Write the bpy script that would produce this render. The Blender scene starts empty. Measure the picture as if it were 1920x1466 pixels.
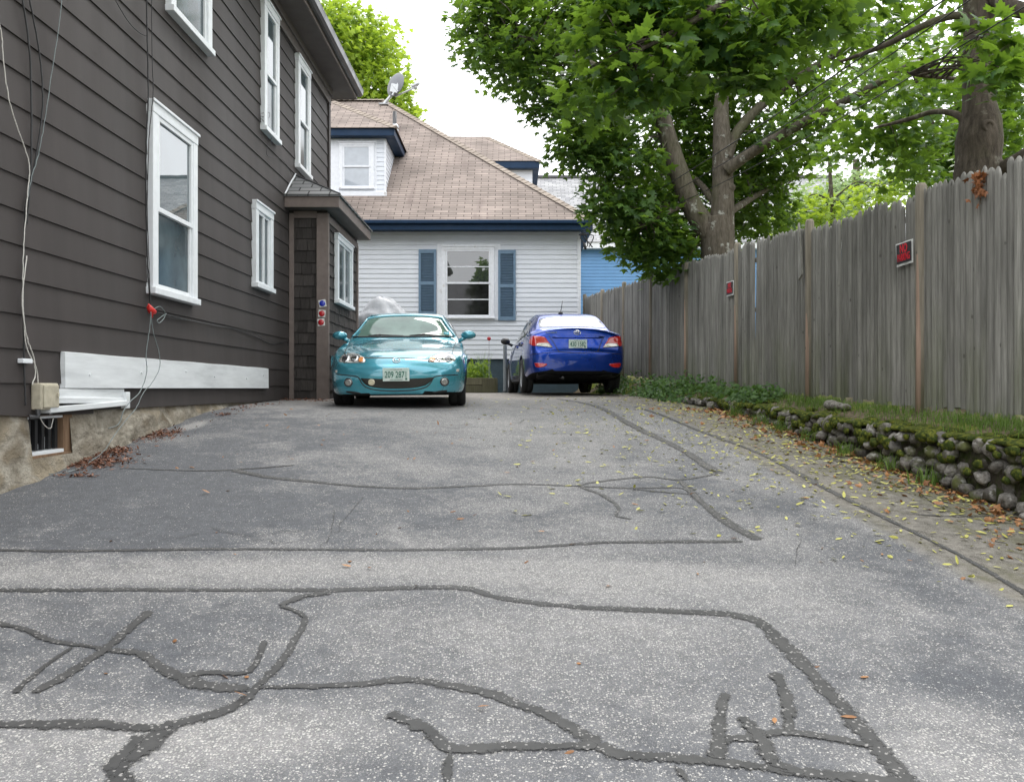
import bpy, math, random
import numpy as np
from mathutils import Vector, Matrix
from mathutils.bvhtree import BVHTree

random.seed(7); RNG = np.random.default_rng(11)
scene = bpy.context.scene
COL = scene.collection
R = math.radians

# ------------------------------------------------------------------ camera, sky, sun, exposure
cam_d = bpy.data.cameras.new('camera'); cam = bpy.data.objects.new('camera', cam_d); COL.objects.link(cam)
cam.location = (0, 0, 0); cam.rotation_euler = (R(90), 0, 0)
cam_d.sensor_width = 36; cam_d.lens = 30.0; cam_d.shift_x = 3/1920; cam_d.shift_y = -5/1920
cam_d.clip_start = .05; cam_d.clip_end = 500
scene.camera = cam
SUN_EL, SUN_ROT = 58, 200
world = bpy.data.worlds.new('World'); scene.world = world; world.use_nodes = True
wn, wl = world.node_tree.nodes, world.node_tree.links
bg = wn['Background']
sky = wn.new('ShaderNodeTexSky'); sky.sky_type = 'NISHITA'; sky.sun_disc = False
sky.sun_elevation = R(SUN_EL); sky.sun_rotation = R(SUN_ROT); sky.air_density = 1.0; sky.dust_density = 4.0
hsv = wn.new('ShaderNodeHueSaturation'); hsv.inputs['Saturation'].default_value = .10; hsv.inputs['Value'].default_value = 1.0
cld = wn.new('ShaderNodeMix'); cld.data_type = 'RGBA'; cld.inputs[0].default_value = .78
cld.inputs[7].default_value = (8.3, 8.5, 8.8, 1)          # an even bank of white cloud over the blue
wl.new(sky.outputs[0], hsv.inputs['Color']); wl.new(hsv.outputs[0], cld.inputs[6]); wl.new(cld.outputs[2], bg.inputs[0])
bg.inputs[1].default_value = .13
sun_d = bpy.data.lights.new('sun', 'SUN'); sun = bpy.data.objects.new('sun', sun_d); COL.objects.link(sun)
sun_d.energy = 1.0; sun_d.angle = R(30); sun_d.color = (1, .97, .92)
sun.rotation_euler = (R(90-SUN_EL), 0, R(180-SUN_ROT+180))
vs = scene.view_settings
scene.display_settings.display_device = 'sRGB'
vs.view_transform = 'Standard'; vs.look = 'None'; vs.gamma = 1.0; vs.exposure = 1.34; vs.use_curve_mapping = False

# ------------------------------------------------------------------ helpers
F, CX, CY = 1600.0, 957.0, 728.0
def P(px, py, D):
    return Vector(((px-CX)/F*D, D, (CY-py)/F*D))

def smooth_table():
    ky = [-80, -6, -3.5, 0, 9, 9.8, 10.65, 12.3, 15, 20, 80]
    kz = [-1.85, -1.8, -1.66, -1.3, -.31, -.255, -.224, -.165, -.11, -.085, -.085]
    y = np.arange(-80, 80, .05); z = np.interp(y, ky, kz)
    k = np.ones(15)/15
    return y, np.convolve(np.pad(z, 7, 'edge'), k, 'valid')
TY, TZ = smooth_table()
def gz(x, y):
    b = np.interp(y, TY, TZ)
    return b - .02*np.clip(x, -4, 4)*np.clip((13-np.asarray(y))/4, 0, 1)
def xw(y): return 3.84-.12*np.clip(y, 0, 21)          # line of the stone wall
def xf(y): return 4.32-.12*np.clip(y, 0, 22)          # line of the fence
def zf(y): return -.21+.041*(np.clip(y, 0, 22)-6)     # foot of the fence
def zw(y): return np.interp(y, [0, 3, 5.3, 7.45, 10.3, 12, 14, 30], [-.75, -.46, -.36, -.29, -.16, -.12, -.09, -.06])
def ghit(px, py):
    d = np.linspace(1.2, 24, 1200)
    f = (CY-py)/F*d - gz((px-CX)/F*d, d)
    i = int(np.argmax(f < 0)) or 1199
    D = d[i-1]+(d[i]-d[i-1])*f[i-1]/(f[i-1]-f[i])
    x = (px-CX)/F*D
    return x, D, float(gz(x, D))

def pchip(x, Y, xq):
    x = np.asarray(x, float); Y = np.asarray(Y, float); h = np.diff(x)[:, None]; d = np.diff(Y, axis=0)/h
    m = np.zeros_like(Y); m[0] = d[0]; m[-1] = d[-1]
    same = d[1:]*d[:-1] > 0
    w1 = 2*h[1:]+h[:-1]; w2 = h[1:]+2*h[:-1]
    with np.errstate(divide='ignore', invalid='ignore'):
        hm = (w1+w2)/(w1/d[:-1]+w2/d[1:])
    m[1:-1] = np.where(same, hm, 0)
    i = np.clip(np.searchsorted(x, xq)-1, 0, len(x)-2); t = ((xq-x[i])/(x[i+1]-x[i]))[:, None]; hh = h[i]
    return (2*t**3-3*t**2+1)*Y[i]+(t**3-2*t**2+t)*hh*m[i]+(-2*t**3+3*t**2)*Y[i+1]+(t**3-t**2)*hh*m[i+1]

def spline(pts, n=8):
    p = [Vector(q) for q in pts]
    if len(p) < 3: return p
    out = []
    for i in range(len(p)-1):
        a = p[max(i-1, 0)]; b = p[i]; c = p[i+1]; d = p[min(i+2, len(p)-1)]
        for k in range(n):
            t = k/n
            out.append(.5*((2*b)+(c-a)*t+(2*a-5*b+4*c-d)*t*t+(3*b-a-3*c+d)*t**3))
    out.append(p[-1]); return out

def setprops(o, label=None, cat=None, group=None, kind=None):
    if label: o['label'] = label
    if cat: o['category'] = cat
    if group: o['group'] = group
    if kind: o['kind'] = kind
    return o

def thing(name, label, cat, loc=(0, 0, 0), rot=(0, 0, 0), group=None):
    o = bpy.data.objects.new(name, None); COL.objects.link(o); o.location = loc; o.rotation_euler = rot
    o.empty_display_size = .2
    return setprops(o, label, cat, group)

def link(name, me, parent=None):
    o = bpy.data.objects.new(name, me); COL.objects.link(o)
    if parent: o.parent = parent
    return o

class MB:
    def __init__(s, T=None):
        s.v = []; s.f = []; s.m = []; s.t = []; s.T = T or Matrix()
    def add(s, vs_, fs, mat=0, tone=1.0):
        b = len(s.v)
        s.v += [tuple(s.T @ Vector(q)) for q in vs_]
        for f in fs: s.f.append(tuple(b+i for i in f)); s.m.append(mat); s.t.append(tone)
    def quad(s, pts, mat=0, tone=1.0): s.add(pts, [tuple(range(len(pts)))], mat, tone)
    def box(s, a, b, mat=0, tone=1.0, rot=None):
        x0, y0, z0 = a; x1, y1, z1 = b
        x0, x1 = min(x0, x1), max(x0, x1); y0, y1 = min(y0, y1), max(y0, y1); z0, z1 = min(z0, z1), max(z0, z1)
        vs_ = [(x0, y0, z0), (x1, y0, z0), (x1, y1, z0), (x0, y1, z0), (x0, y0, z1), (x1, y0, z1), (x1, y1, z1), (x0, y1, z1)]
        if rot is not None:
            c = Vector(((x0+x1)/2, (y0+y1)/2, (z0+z1)/2)); vs_ = [tuple(c+rot @ (Vector(q)-c)) for q in vs_]
        s.add(vs_, [(0, 3, 2, 1), (4, 5, 6, 7), (0, 1, 5, 4), (1, 2, 6, 5), (2, 3, 7, 6), (3, 0, 4, 7)], mat, tone)
    def tube(s, pts, r, n=8, mat=0, tone=1.0, wob=0):
        pts = [Vector(p) for p in pts]; k = len(pts)
        rr = list(r) if hasattr(r, '__len__') else [r]*k
        if len(rr) != k: rr = list(np.interp(np.linspace(0, 1, k), np.linspace(0, 1, len(rr)), rr))
        vs_ = []; fr = None
        for i, p in enumerate(pts):
            d = (pts[min(i+1, k-1)]-pts[max(i-1, 0)])
            d = d.normalized() if d.length > 1e-9 else Vector((0, 0, 1))
            if fr is None: fr = d.cross(Vector((.13, .31, 1)) if abs(d.z) < .9 else Vector((1, .2, .1))).normalized()
            a = fr-d*fr.dot(d); a = a.normalized() if a.length > 1e-6 else d.orthogonal().normalized(); fr = a; b = d.cross(a)
            for j in range(n):
                t = 2*math.pi*j/n; q = rr[i]*(1+wob*random.uniform(-1, 1))
                vs_.append(p+a*math.cos(t)*q+b*math.sin(t)*q)
        fs = [(i*n+j, i*n+(j+1) % n, (i+1)*n+(j+1) % n, (i+1)*n+j) for i in range(k-1) for j in range(n)]
        fs += [tuple(range(n))[::-1], tuple((k-1)*n+j for j in range(n))]
        s.add(vs_, fs, mat, tone)
    def lathe(s, prof, n=24, mat=0, axis='Z', tone=1.0, c=(0, 0, 0)):
        vs_ = []; k = len(prof)
        for (r, h) in prof:
            for j in range(n):
                t = 2*math.pi*j/n; x, y = r*math.cos(t), r*math.sin(t)
                q = {'Z': (x, y, h), 'X': (h, x, y), 'Y': (x, h, y)}[axis]
                vs_.append((q[0]+c[0], q[1]+c[1], q[2]+c[2]))
        fs = [(i*n+j, i*n+(j+1) % n, (i+1)*n+(j+1) % n, (i+1)*n+j) for i in range(k-1) for j in range(n)]
        s.add(vs_, fs, mat, tone)
    def mesh(s, name, mats, smooth=False, uv=False):
        me = bpy.data.meshes.new(name); me.from_pydata(s.v, [], s.f)
        for m in (mats if isinstance(mats, (list, tuple)) else [mats]): me.materials.append(m)
        me.polygons.foreach_set('material_index', s.m)
        if smooth: me.polygons.foreach_set('use_smooth', [True]*len(s.f))
        at = me.attributes.new('tone', 'FLOAT', 'FACE'); at.data.foreach_set('value', s.t)
        me.update()
        if uv:
            u = me.uv_layers.new(name='UVMap')
            for p in me.polygons:
                n = p.normal; ud = Vector((0, 0, 1)).cross(n)
                ud = ud.normalized() if ud.length > 1e-3 else Vector((1, 0, 0))
                vd = n.cross(ud)
                for li in p.loop_indices:
                    c = me.vertices[me.loops[li].vertex_index].co; u.data[li].uv = (c.dot(ud), c.dot(vd))
        return me
    def build(s, name, mats, parent=None, smooth=False, uv=False, bevel=0, seg=2):
        o = link(name, s.mesh(name, mats, smooth, uv), parent)
        if bevel:
            b = o.modifiers.new('bevel', 'BEVEL'); b.width = bevel; b.segments = seg; b.limit_method = 'ANGLE'
        return o

def np_mesh(name, V, T3, mat, tone=None, parent=None, smooth=False):
    me = bpy.data.meshes.new(name); me.from_pydata(V, [], T3)
    me.materials.append(mat)
    if smooth: me.polygons.foreach_set('use_smooth', np.ones(len(T3), bool))
    if tone is not None:
        at = me.attributes.new('tone', 'FLOAT', 'POINT'); at.data.foreach_set('value', np.asarray(tone, np.float32))
    me.update(); return link(name, me, parent)

# ------------------------------------------------------------------ materials
class NT:
    def __init__(s, name):
        s.mat = bpy.data.materials.new(name); s.mat.use_nodes = True
        s.n = s.mat.node_tree.nodes; s.l = s.mat.node_tree.links
        s.p = s.n['Principled BSDF']; s.out = s.n['Material Output']
        s.tc = s.n.new('ShaderNodeTexCoord')
    def put(s, sock, v):
        if v is None: return
        if isinstance(v, bpy.types.NodeSocket): s.l.new(v, sock)
        elif isinstance(v, (tuple, list)) and len(v) == 3 and sock.type == 'RGBA': sock.default_value = (*v, 1)
        else: sock.default_value = v
    def coord(s, stretch=(1, 1, 1), kind='Object'):
        mp = s.n.new('ShaderNodeMapping'); mp.inputs['Scale'].default_value = stretch
        s.l.new(s.tc.outputs[kind], mp.inputs[0]); return mp.outputs[0]
    def noise(s, vec, scale, detail=5, rough=.55, dist=0):
        t = s.n.new('ShaderNodeTexNoise'); s.l.new(vec, t.inputs['Vector'])
        t.inputs['Scale'].default_value = scale; t.inputs['Detail'].default_value = detail
        t.inputs['Roughness'].default_value = rough; t.inputs['Distortion'].default_value = dist
        return t.outputs[0]
    def voro(s, vec, scale, feature='F1', rnd=1):
        t = s.n.new('ShaderNodeTexVoronoi'); t.feature = feature; s.l.new(vec, t.inputs['Vector'])
        t.inputs['Scale'].default_value = scale; t.inputs['Randomness'].default_value = rnd
        return t
    def rng(s, v, a, b, c=0, d=1, smooth=False):
        t = s.n.new('ShaderNodeMapRange'); t.clamp = True
        if smooth: t.interpolation_type = 'SMOOTHSTEP'
        s.put(t.inputs[0], v)
        for i, q in enumerate((a, b, c, d)): s.put(t.inputs[1+i], q)
        return t.outputs[0]
    def math(s, op, a, b=None, c=None):
        t = s.n.new('ShaderNodeMath'); t.operation = op
        for i, q in enumerate((a, b, c)): s.put(t.inputs[i], q)
        return t.outputs[0]
    def mix(s, f, a, b, mode='MIX'):
        t = s.n.new('ShaderNodeMix'); t.data_type = 'RGBA'; t.blend_type = mode
        s.put(t.inputs[0], f); s.put(t.inputs[6], a); s.put(t.inputs[7], b); return t.outputs[2]
    def attr(s, name='tone'):
        t = s.n.new('ShaderNodeAttribute'); t.attribute_name = name; return t.outputs['Fac']
    def grey(s, v):
        t = s.n.new('ShaderNodeCombineColor')
        for i in range(3): s.put(t.inputs[i], v)
        return t.outputs[0]
    def xyz(s, vec):
        t = s.n.new('ShaderNodeSeparateXYZ'); s.l.new(vec, t.inputs[0]); return t.outputs
    def bump(s, h, strength=.3, dist=.01):
        t = s.n.new('ShaderNodeBump'); t.inputs['Strength'].default_value = strength; t.inputs['Distance'].default_value = dist
        s.l.new(h, t.inputs['Height']); s.l.new(t.outputs[0], s.p.inputs['Normal']); return t
    def set(s, **k):
        for a, b in k.items(): s.put(s.p.inputs[a.replace('_', ' ')], b)

def mat(name, col, rough=.6, var=.15, scale=6, stretch=(1, 1, 1), bump=0, bscale=80, bdist=.004, metal=0, spec=.5, coat=0, tone=False, col2=None, c2=(.5, .65), ior=1.5):
    t = NT(name); v = t.coord(stretch)
    n = t.noise(v, scale)
    c = col if col2 is None else t.mix(t.rng(n, c2[0], c2[1]), col, col2)
    if var:
        c = t.mix(1.0, c, t.grey(t.rng(t.noise(v, scale*2.7, 6, .6), .3, .7, 1-var, 1+var)), 'MULTIPLY')
    if tone: c = t.mix(1.0, c, t.grey(t.attr()), 'MULTIPLY')
    t.set(Base_Color=c, Metallic=metal, IOR=ior, Coat_Weight=coat)
    t.p.inputs['Specular IOR Level'].default_value = spec
    t.set(Roughness=t.rng(n, .3, .7, max(rough-.08, .01), min(rough+.08, 1)) if rough > .15 else rough)
    if bump: t.bump(t.noise(v, bscale, 6, .65), bump, bdist)
    return t.mat

def m_wood(name, c1, c2, tone=True, green=None):
    t = NT(name); v = t.coord((1, 1, .045)); n = t.noise(v, 55, 6, .65, .4)
    c = t.mix(t.rng(n, .32, .68), c1, c2)
    big = t.noise(t.coord((1, 1, .35)), 2.2, 4)
    c = t.mix(1.0, c, t.grey(t.rng(big, .3, .7, .78, 1.18)), 'MULTIPLY')
    kn = t.voro(t.coord((1, 1, .5)), 9).outputs['Distance']
    c = t.mix(t.rng(kn, .05, .1, .65, 0), c, (.05, .045, .04))
    if green:
        z = t.xyz(t.coord())[2]
        g = t.math('MULTIPLY', t.rng(t.noise(t.coord((1, 1, .3)), 3, 5), .4, .66), t.rng(z, green[0], green[1], .75, 0))
        c = t.mix(g, c, (.10, .12, .035))
    if tone: c = t.mix(1.0, c, t.grey(t.attr()), 'MULTIPLY')
    t.set(Base_Color=c, Roughness=.85); t.p.inputs['Specular IOR Level'].default_value = .25
    t.bump(n, .5, .004); return t.mat

def m_shingle(name, c1, c2, cm, w, h, mortar=.012, stain=.25, streak=None):
    t = NT(name); uv = t.coord((1, 1, 1), 'UV')
    b = t.n.new('ShaderNodeTexBrick'); t.l.new(uv, b.inputs['Vector'])
    b.offset = .5; b.inputs['Scale'].default_value = 1; b.inputs['Brick Width'].default_value = w; b.inputs['Row Height'].default_value = h
    b.inputs['Mortar Size'].default_value = mortar; b.inputs['Mortar Smooth'].default_value = .3; b.inputs['Bias'].default_value = 0
    t.put(b.inputs['Color1'], c1); t.put(b.inputs['Color2'], c2); t.put(b.inputs['Mortar'], cm)
    n = t.noise(t.coord(), .9, 5); n2 = t.noise(t.coord(), 140, 2)
    c = t.mix(1.0, b.outputs[0], t.grey(t.rng(n, .3, .72, 1-stain, 1+stain*.7)), 'MULTIPLY')
    c = t.mix(1.0, c, t.grey(t.rng(n2, .3, .7, .88, 1.12)), 'MULTIPLY')
    n3 = t.noise(t.coord((1, .25, .25), 'UV'), 2.2, 5)
    if streak: c = t.mix(t.rng(n3, .58, .72, 0, .6), c, streak)
    t.set(Base_Color=c, Roughness=.9); t.p.inputs['Specular IOR Level'].default_value = .2
    t.bump(b.outputs['Fac'], -.6, .006); return t.mat

def m_glass(name, col, ior=1.9, rough=.02, var=.25, scale=2.5):
    t = NT(name); n = t.noise(t.coord(), scale, 4)
    c = t.mix(1.0, col, t.grey(t.rng(n, .3, .7, 1-var, 1+var)), 'MULTIPLY')
    t.set(Base_Color=c, Roughness=rough, IOR=ior)
    t.bump(t.noise(t.coord(), 1.3, 2), .035, .02); return t.mat

def m_leaf(name, c1, c2, tr, trans=.45, rough=.5):
    t = NT(name); a = t.attr()
    c = t.mix(t.rng(a, 0, 1), c1, c2)
    t.set(Base_Color=c, Roughness=rough); t.p.inputs['Specular IOR Level'].default_value = .35
    d = t.n.new('ShaderNodeBsdfTranslucent')
    t.l.new(t.mix(t.rng(a, 0, 1), tuple(q*.75 for q in tr), tr), d.inputs[0])
    ms = t.n.new('ShaderNodeMixShader'); ms.inputs[0].default_value = trans
    t.l.new(t.p.outputs[0], ms.inputs[1]); t.l.new(d.outputs[0], ms.inputs[2]); t.l.new(ms.outputs[0], t.out.inputs[0])
    return t.mat

def m_paint(name, col, flake=.15, metal=.35, rough=.28, cior=1.6):
    t = NT(name); n = t.noise(t.coord(), 900, 1); d = t.noise(t.coord(), 3, 5)
    c = t.mix(t.rng(n, .35, .65), tuple(q*(1-flake) for q in col), tuple(min(1, q*(1+flake)) for q in col))
    c = t.mix(t.rng(d, .5, .75, 0, .12), c, (.25, .24, .22))
    t.set(Base_Color=c, Metallic=metal, Roughness=t.rng(d, .3, .7, rough-.04, rough+.08), Coat_Weight=1.0, Coat_Roughness=.03, Coat_IOR=cior)
    return t.mat

WHITE = mat('white_trim_paint', (.74, .76, .78), .45, .05, 5, bump=.06, bscale=40)
BROWN = mat('brown_siding_paint', (.050, .0425, .0405), .66, .12, 1.4, (1, 1, .16), bump=.12, bscale=120, bdist=.002, tone=True, spec=.3)
SHAKE = mat('brown_shake_wood', (.046, .040, .037), .75, .3, 22, (1, 1, .08), bump=.5, bscale=60, bdist=.004, tone=True, spec=.25)
TAUPE = mat('taupe_trim_paint', (.18, .145, .13), .6, .12, 4, bump=.1, bscale=60, spec=.3)
SOFFIT = mat('brown_soffit_paint', (.125, .105, .097), .6, .08, 3, spec=.3)
GUTTER = mat('dark_gutter_metal', (.055, .052, .052), .35, .12, 3, spec=.5)
GREYSH = m_shingle('grey_porch_shingles', (.17, .175, .18), (.25, .25, .25), (.05, .05, .05), .30, .13)
BLKSH = m_shingle('dark_roof_shingles', (.05, .048, .047), (.07, .066, .064), (.02, .02, .02), .30, .13)
SKIRT = mat('weathered_white_board', (.66, .68, .69), .6, .10, 7, (1, .12, 1), bump=.35, bscale=70, bdist=.003, col2=(.50, .52, .53), c2=(.52, .72))
STONEF = None
GL_SKY = m_glass('window_glass', (.075, .105, .115), 2.7)
GL_SCR = m_glass('screened_window_glass', (.050, .075, .085), 1.42, .12, .5)
GL_DRK = m_glass('dark_window_glass', (.014, .014, .015), 1.4, .04, .5, 6)
VINYL = mat('white_vinyl_siding', (.67, .695, .74), .5, .045, 1.2, (1, 1, 3), tone=True, spec=.35)
WTRIM = mat('white_house_trim', (.73, .745, .78), .5, .07, 5, bump=.1, bscale=30, col2=(.5, .48, .46), c2=(.66, .74))
NAVY = mat('navy_fascia_paint', (.010, .030, .068), .5, .15, 3, spec=.2)
SHUT = mat('slate_blue_shutter_paint', (.135, .215, .305), .55, .08, 5)
FOUND = mat('teal_foundation_paint', (.035, .06, .078), .7, .2, 4, bump=.2)
ROOFB = m_shingle('tan_roof_shingles', (.208, .174, .153), (.300, .248, .218), (.065, .05, .045), .36, .105, .009, .28, (.125, .095, .088))
ROOFG = m_shingle('pale_grey_roof_shingles', (.24, .24, .25), (.40, .40, .40), (.15, .15, .155), .26, .12, .01, .12)
CAPSH = m_shingle('tan_ridge_caps', (.42, .33, .29), (.5, .4, .345), (.12, .09, .08), .6, .17, .012, .15)
BLUEV = mat('blue_vinyl_siding', (.105, .255, .47), .5, .06, 1.2, tone=True)
METAL = mat('galvanised_metal', (.42, .43, .44), .4, .12, 12, metal=.6)
DKMET = mat('dark_metal', (.06, .06, .062), .5, .15, 10, metal=.3)
BLACKP = mat('black_plastic', (.012, .012, .013), .5, .15, 12)
RUBBER = mat('tyre_rubber', (.016, .016, .016), .8, .2, 20, bump=.3, bscale=90)
CABLEB = mat('black_cable_jacket', (.02, .02, .021), .6, .2, 10)
CABLEW = mat('pale_cable_jacket', (.52, .50, .46), .6, .25, 18)
CABLEG = mat('grey_green_cable_jacket', (.17, .20, .20), .6, .25, 10)
PVC = mat('weathered_beige_plastic', (.42, .38, .29), .6, .18, 9)
FENCEW = m_wood('weathered_fence_wood', (.142, .138, .125), (.290, .281, .258), True, (-.4, .75))
POSTW = m_wood('fence_post_wood', (.165, .147, .116), (.30, .265, .212), True, (-.4, .3))
POSTR = m_wood('bare_reddish_post_wood', (.27, .195, .150), (.40, .285, .220), True, None)
BARK = None
LEAF1 = m_leaf('maple_leaf', (.022, .058, .016), (.085, .165, .030), (.24, .40, .04), .42)
LEAF2 = m_leaf('bright_maple_leaf', (.022, .066, .026), (.095, .185, .026), (.25, .42, .035), .40, .42)
LEAF3 = m_leaf('light_tree_leaf', (.11, .20, .028), (.28, .38, .060), (.46, .62, .05), .45)
LEAF4 = m_leaf('pale_tree_leaf', (.16, .24, .11), (.28, .38, .18), (.4, .55, .2), .4)
WEED = m_leaf('weed_leaf', (.035, .085, .022), (.085, .165, .035), (.16, .30, .05), .3)
GRASS = m_leaf('grass_blade', (.07, .13, .025), (.16, .25, .05), (.2, .32, .05), .3)
LITTERY = m_leaf('fallen_yellow_leaf', (.36, .34, .06), (.58, .56, .16), (.3, .3, .05), .15)
LITTERB = m_leaf('fallen_brown_leaf', (.17, .075, .03), (.46, .23, .10), (.2, .1, .03), .12)
NEEDLE = m_leaf('brown_needle_litter', (.10, .042, .025), (.24, .105, .06), (.1, .05, .03), .1)
# ------------------------------------------------------------------ ground, driveway, crack sealant
def m_soil():
    t = NT('soil_and_moss'); v = t.coord()
    n = t.noise(v, 2.2, 7, .6); n2 = t.noise(v, 26, 5)
    c = t.mix(t.rng(n2, .35, .65), (.085, .066, .045), (.19, .155, .11))
    c = t.mix(t.rng(n, .46, .56), c, t.mix(t.rng(n2, .35, .65), (.07, .10, .02), (.20, .22, .035)))
    t.set(Base_Color=c, Roughness=.95); t.p.inputs['Specular IOR Level'].default_value = .1
    t.bump(n2, .8, .02); return t.mat
SOIL = m_soil()
offs = [-70, -40, -20, -12, -7.3, -6.9, -4, -2, -.6, -.12, 0, .10, .25, .4, .55, .9, 2, 5, 12, 30, 70]
ys = list(np.arange(-70, -6, 6))+list(np.arange(-6, 22, .25))+list(np.arange(22, 90, 5))
gv, gf = [], []
for y in ys:
    for o in offs:
        x = float(xw(y))+o
        if o <= -.6: z = float(gz(x, y))-.035
        elif o <= 0: z = float(gz(x, y))-.035
        elif o >= .55: z = float(zf(y))-.02 if o < 3 else float(zf(y))-.02
        else:
            a = (o-.10)/.45; z = float(zw(y))*(1-a)+float(zf(y)-.02)*a
            z = max(z, float(gz(x, y))-.03)
        z += random.uniform(-.012, .012) if o > 0 else 0
        gv.append((x, y, z))
n = len(offs)
gf = [(j*n+i, j*n+i+1, (j+1)*n+i+1, (j+1)*n+i) for j in range(len(ys)-1) for i in range(n-1)]
b = MB(); b.add(gv, gf); setprops(b.build('ground', SOIL, smooth=True), 'mossy soil ground beyond the driveway edges', None, None, 'structure')

def m_asphalt():
    t = NT('worn_asphalt'); v = t.coord(); xyz = t.xyz(v)
    n1 = t.noise(v, .45, 5, .6, .5); n2 = t.noise(v, 2.6, 7, .65, .3); n3 = t.noise(v, 14, 5)
    w = t.math('ADD', t.math('MULTIPLY', t.rng(n1, .32, .68), .36), t.math('MULTIPLY', t.rng(n2, .3, .7), .54))
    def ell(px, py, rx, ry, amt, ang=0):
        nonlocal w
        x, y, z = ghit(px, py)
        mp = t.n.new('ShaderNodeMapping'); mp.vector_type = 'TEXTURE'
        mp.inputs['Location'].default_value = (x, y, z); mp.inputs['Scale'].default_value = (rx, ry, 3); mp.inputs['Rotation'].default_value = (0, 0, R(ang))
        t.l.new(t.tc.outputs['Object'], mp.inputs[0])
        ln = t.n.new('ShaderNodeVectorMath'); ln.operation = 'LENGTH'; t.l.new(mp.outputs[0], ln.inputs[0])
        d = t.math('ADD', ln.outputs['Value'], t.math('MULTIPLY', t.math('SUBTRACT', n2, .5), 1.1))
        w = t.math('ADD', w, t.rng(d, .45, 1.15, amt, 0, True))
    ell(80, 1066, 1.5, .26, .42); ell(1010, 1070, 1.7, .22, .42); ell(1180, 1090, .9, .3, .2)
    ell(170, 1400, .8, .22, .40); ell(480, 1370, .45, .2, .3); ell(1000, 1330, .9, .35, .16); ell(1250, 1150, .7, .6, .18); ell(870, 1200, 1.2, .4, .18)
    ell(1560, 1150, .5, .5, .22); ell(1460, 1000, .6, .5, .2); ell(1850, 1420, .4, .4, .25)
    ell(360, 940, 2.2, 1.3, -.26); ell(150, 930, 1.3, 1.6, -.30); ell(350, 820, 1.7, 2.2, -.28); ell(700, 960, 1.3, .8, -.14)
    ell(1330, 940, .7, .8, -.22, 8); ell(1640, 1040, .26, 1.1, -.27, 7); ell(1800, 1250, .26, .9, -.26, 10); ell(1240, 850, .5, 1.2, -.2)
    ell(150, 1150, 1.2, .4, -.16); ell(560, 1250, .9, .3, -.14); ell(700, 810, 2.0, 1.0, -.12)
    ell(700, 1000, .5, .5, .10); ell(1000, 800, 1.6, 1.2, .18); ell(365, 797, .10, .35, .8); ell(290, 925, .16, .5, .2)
    lat = t.math('ADD', xyz[0], t.math('MULTIPLY', xyz[1], .072))                      # old gravelly strip right of the long seam
    strip = t.rng(t.math('ADD', lat, t.math('MULTIPLY', t.math('SUBTRACT', n3, .5), .06)), 2.40, 2.52)
    far = t.rng(t.math('ADD', xyz[1], t.math('MULTIPLY', n2, 3)), 11.0, 15.5)
    # exposed aggregate
    dn = t.n.new('ShaderNodeTexNoise'); dn.inputs['Scale'].default_value = 85; dn.inputs['Detail'].default_value = 2; t.l.new(v, dn.inputs[0])
    ds = t.n.new('ShaderNodeVectorMath'); ds.operation = 'SCALE'; ds.inputs['Scale'].default_value = .012; t.l.new(dn.outputs['Color'], ds.inputs[0])
    dv = t.n.new('ShaderNodeVectorMath'); dv.operation = 'ADD'; t.l.new(v, dv.inputs[0]); t.l.new(ds.outputs[0], dv.inputs[1])
    va = t.voro(dv.outputs[0], 118); vb = t.voro(dv.outputs[0], 235); clump = t.noise(v, 19, 5, .7); w2 = t.math('ADD', w, t.math('MULTIPLY', t.math('SUBTRACT', clump, .5), 1.5))
    rnd = t.xyz(va.outputs['Color'])[0]; rnd2 = t.xyz(vb.outputs['Color'])[0]
    thr = t.rng(w2, .0, 1.05, .965, .16)
    st = t.math('MULTIPLY', t.rng(va.outputs['Distance'], .36, .46, 1, 0), t.math('GREATER_THAN', rnd, thr))
    sb = t.math('MULTIPLY', t.rng(vb.outputs['Distance'], .34, .46, 1, 0), t.math('GREATER_THAN', rnd2, t.rng(w2, .0, 1.05, .90, .26)))
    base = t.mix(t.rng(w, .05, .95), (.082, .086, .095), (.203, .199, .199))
    base = t.mix(1.0, base, t.grey(t.math('MULTIPLY', t.rng(n3, .3, .7, .84, 1.16), t.rng(t.noise(v, 150, 3, .7), .3, .7, .72, 1.28))), 'MULTIPLY')
    stone = t.mix(t.xyz(va.outputs['Color'])[1], (.28, .27, .255), (.53, .51, .48))
    c = t.mix(sb, base, (.30, .295, .285)); c = t.mix(st, c, stone)
    old = t.mix(t.rng(t.math('ADD', t.math('MULTIPLY', n3, .5), t.math('MULTIPLY', clump, .5)), .36, .62), (.085, .078, .066), (.215, .20, .175)); old = t.mix(t.math('MULTIPLY', sb, .8), old, (.36, .34, .30)); old = t.mix(t.rng(t.math('ADD', n2, t.math('MULTIPLY', t.rng(lat, 2.7, 3.4), .16)), .54, .66, 0, .6), old, (.095, .092, .048))
    c = t.mix(strip, c, old); c = t.mix(t.math('MULTIPLY', far, .75), c, t.mix(t.rng(n3, .4, .6), (.17, .15, .13), (.27, .245, .215)))
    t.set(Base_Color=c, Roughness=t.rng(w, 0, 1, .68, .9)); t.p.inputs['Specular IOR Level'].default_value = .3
    h = t.math('ADD', t.rng(va.outputs['Distance'], 0, .5, 1, 0), t.math('MULTIPLY', t.rng(vb.outputs['Distance'], 0, .5, 1, 0), .5))
    t.bump(h, .55, .004); return t.mat
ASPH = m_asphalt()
b = MB(); ysd = np.arange(-3.4, 18.4, .16); nx = 40; vv = []
for y in ysd:
    xr = float(xw(y))+.05
    if y > 14.2: xr -= (y-14.2)*.1
    for i in range(nx+1):
        x = -3.36+(xr+3.36)*i/nx
        if y > 15.2: x = max(x, -4.5)
        vv.append((x, float(y), float(gz(x, y))))
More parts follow.
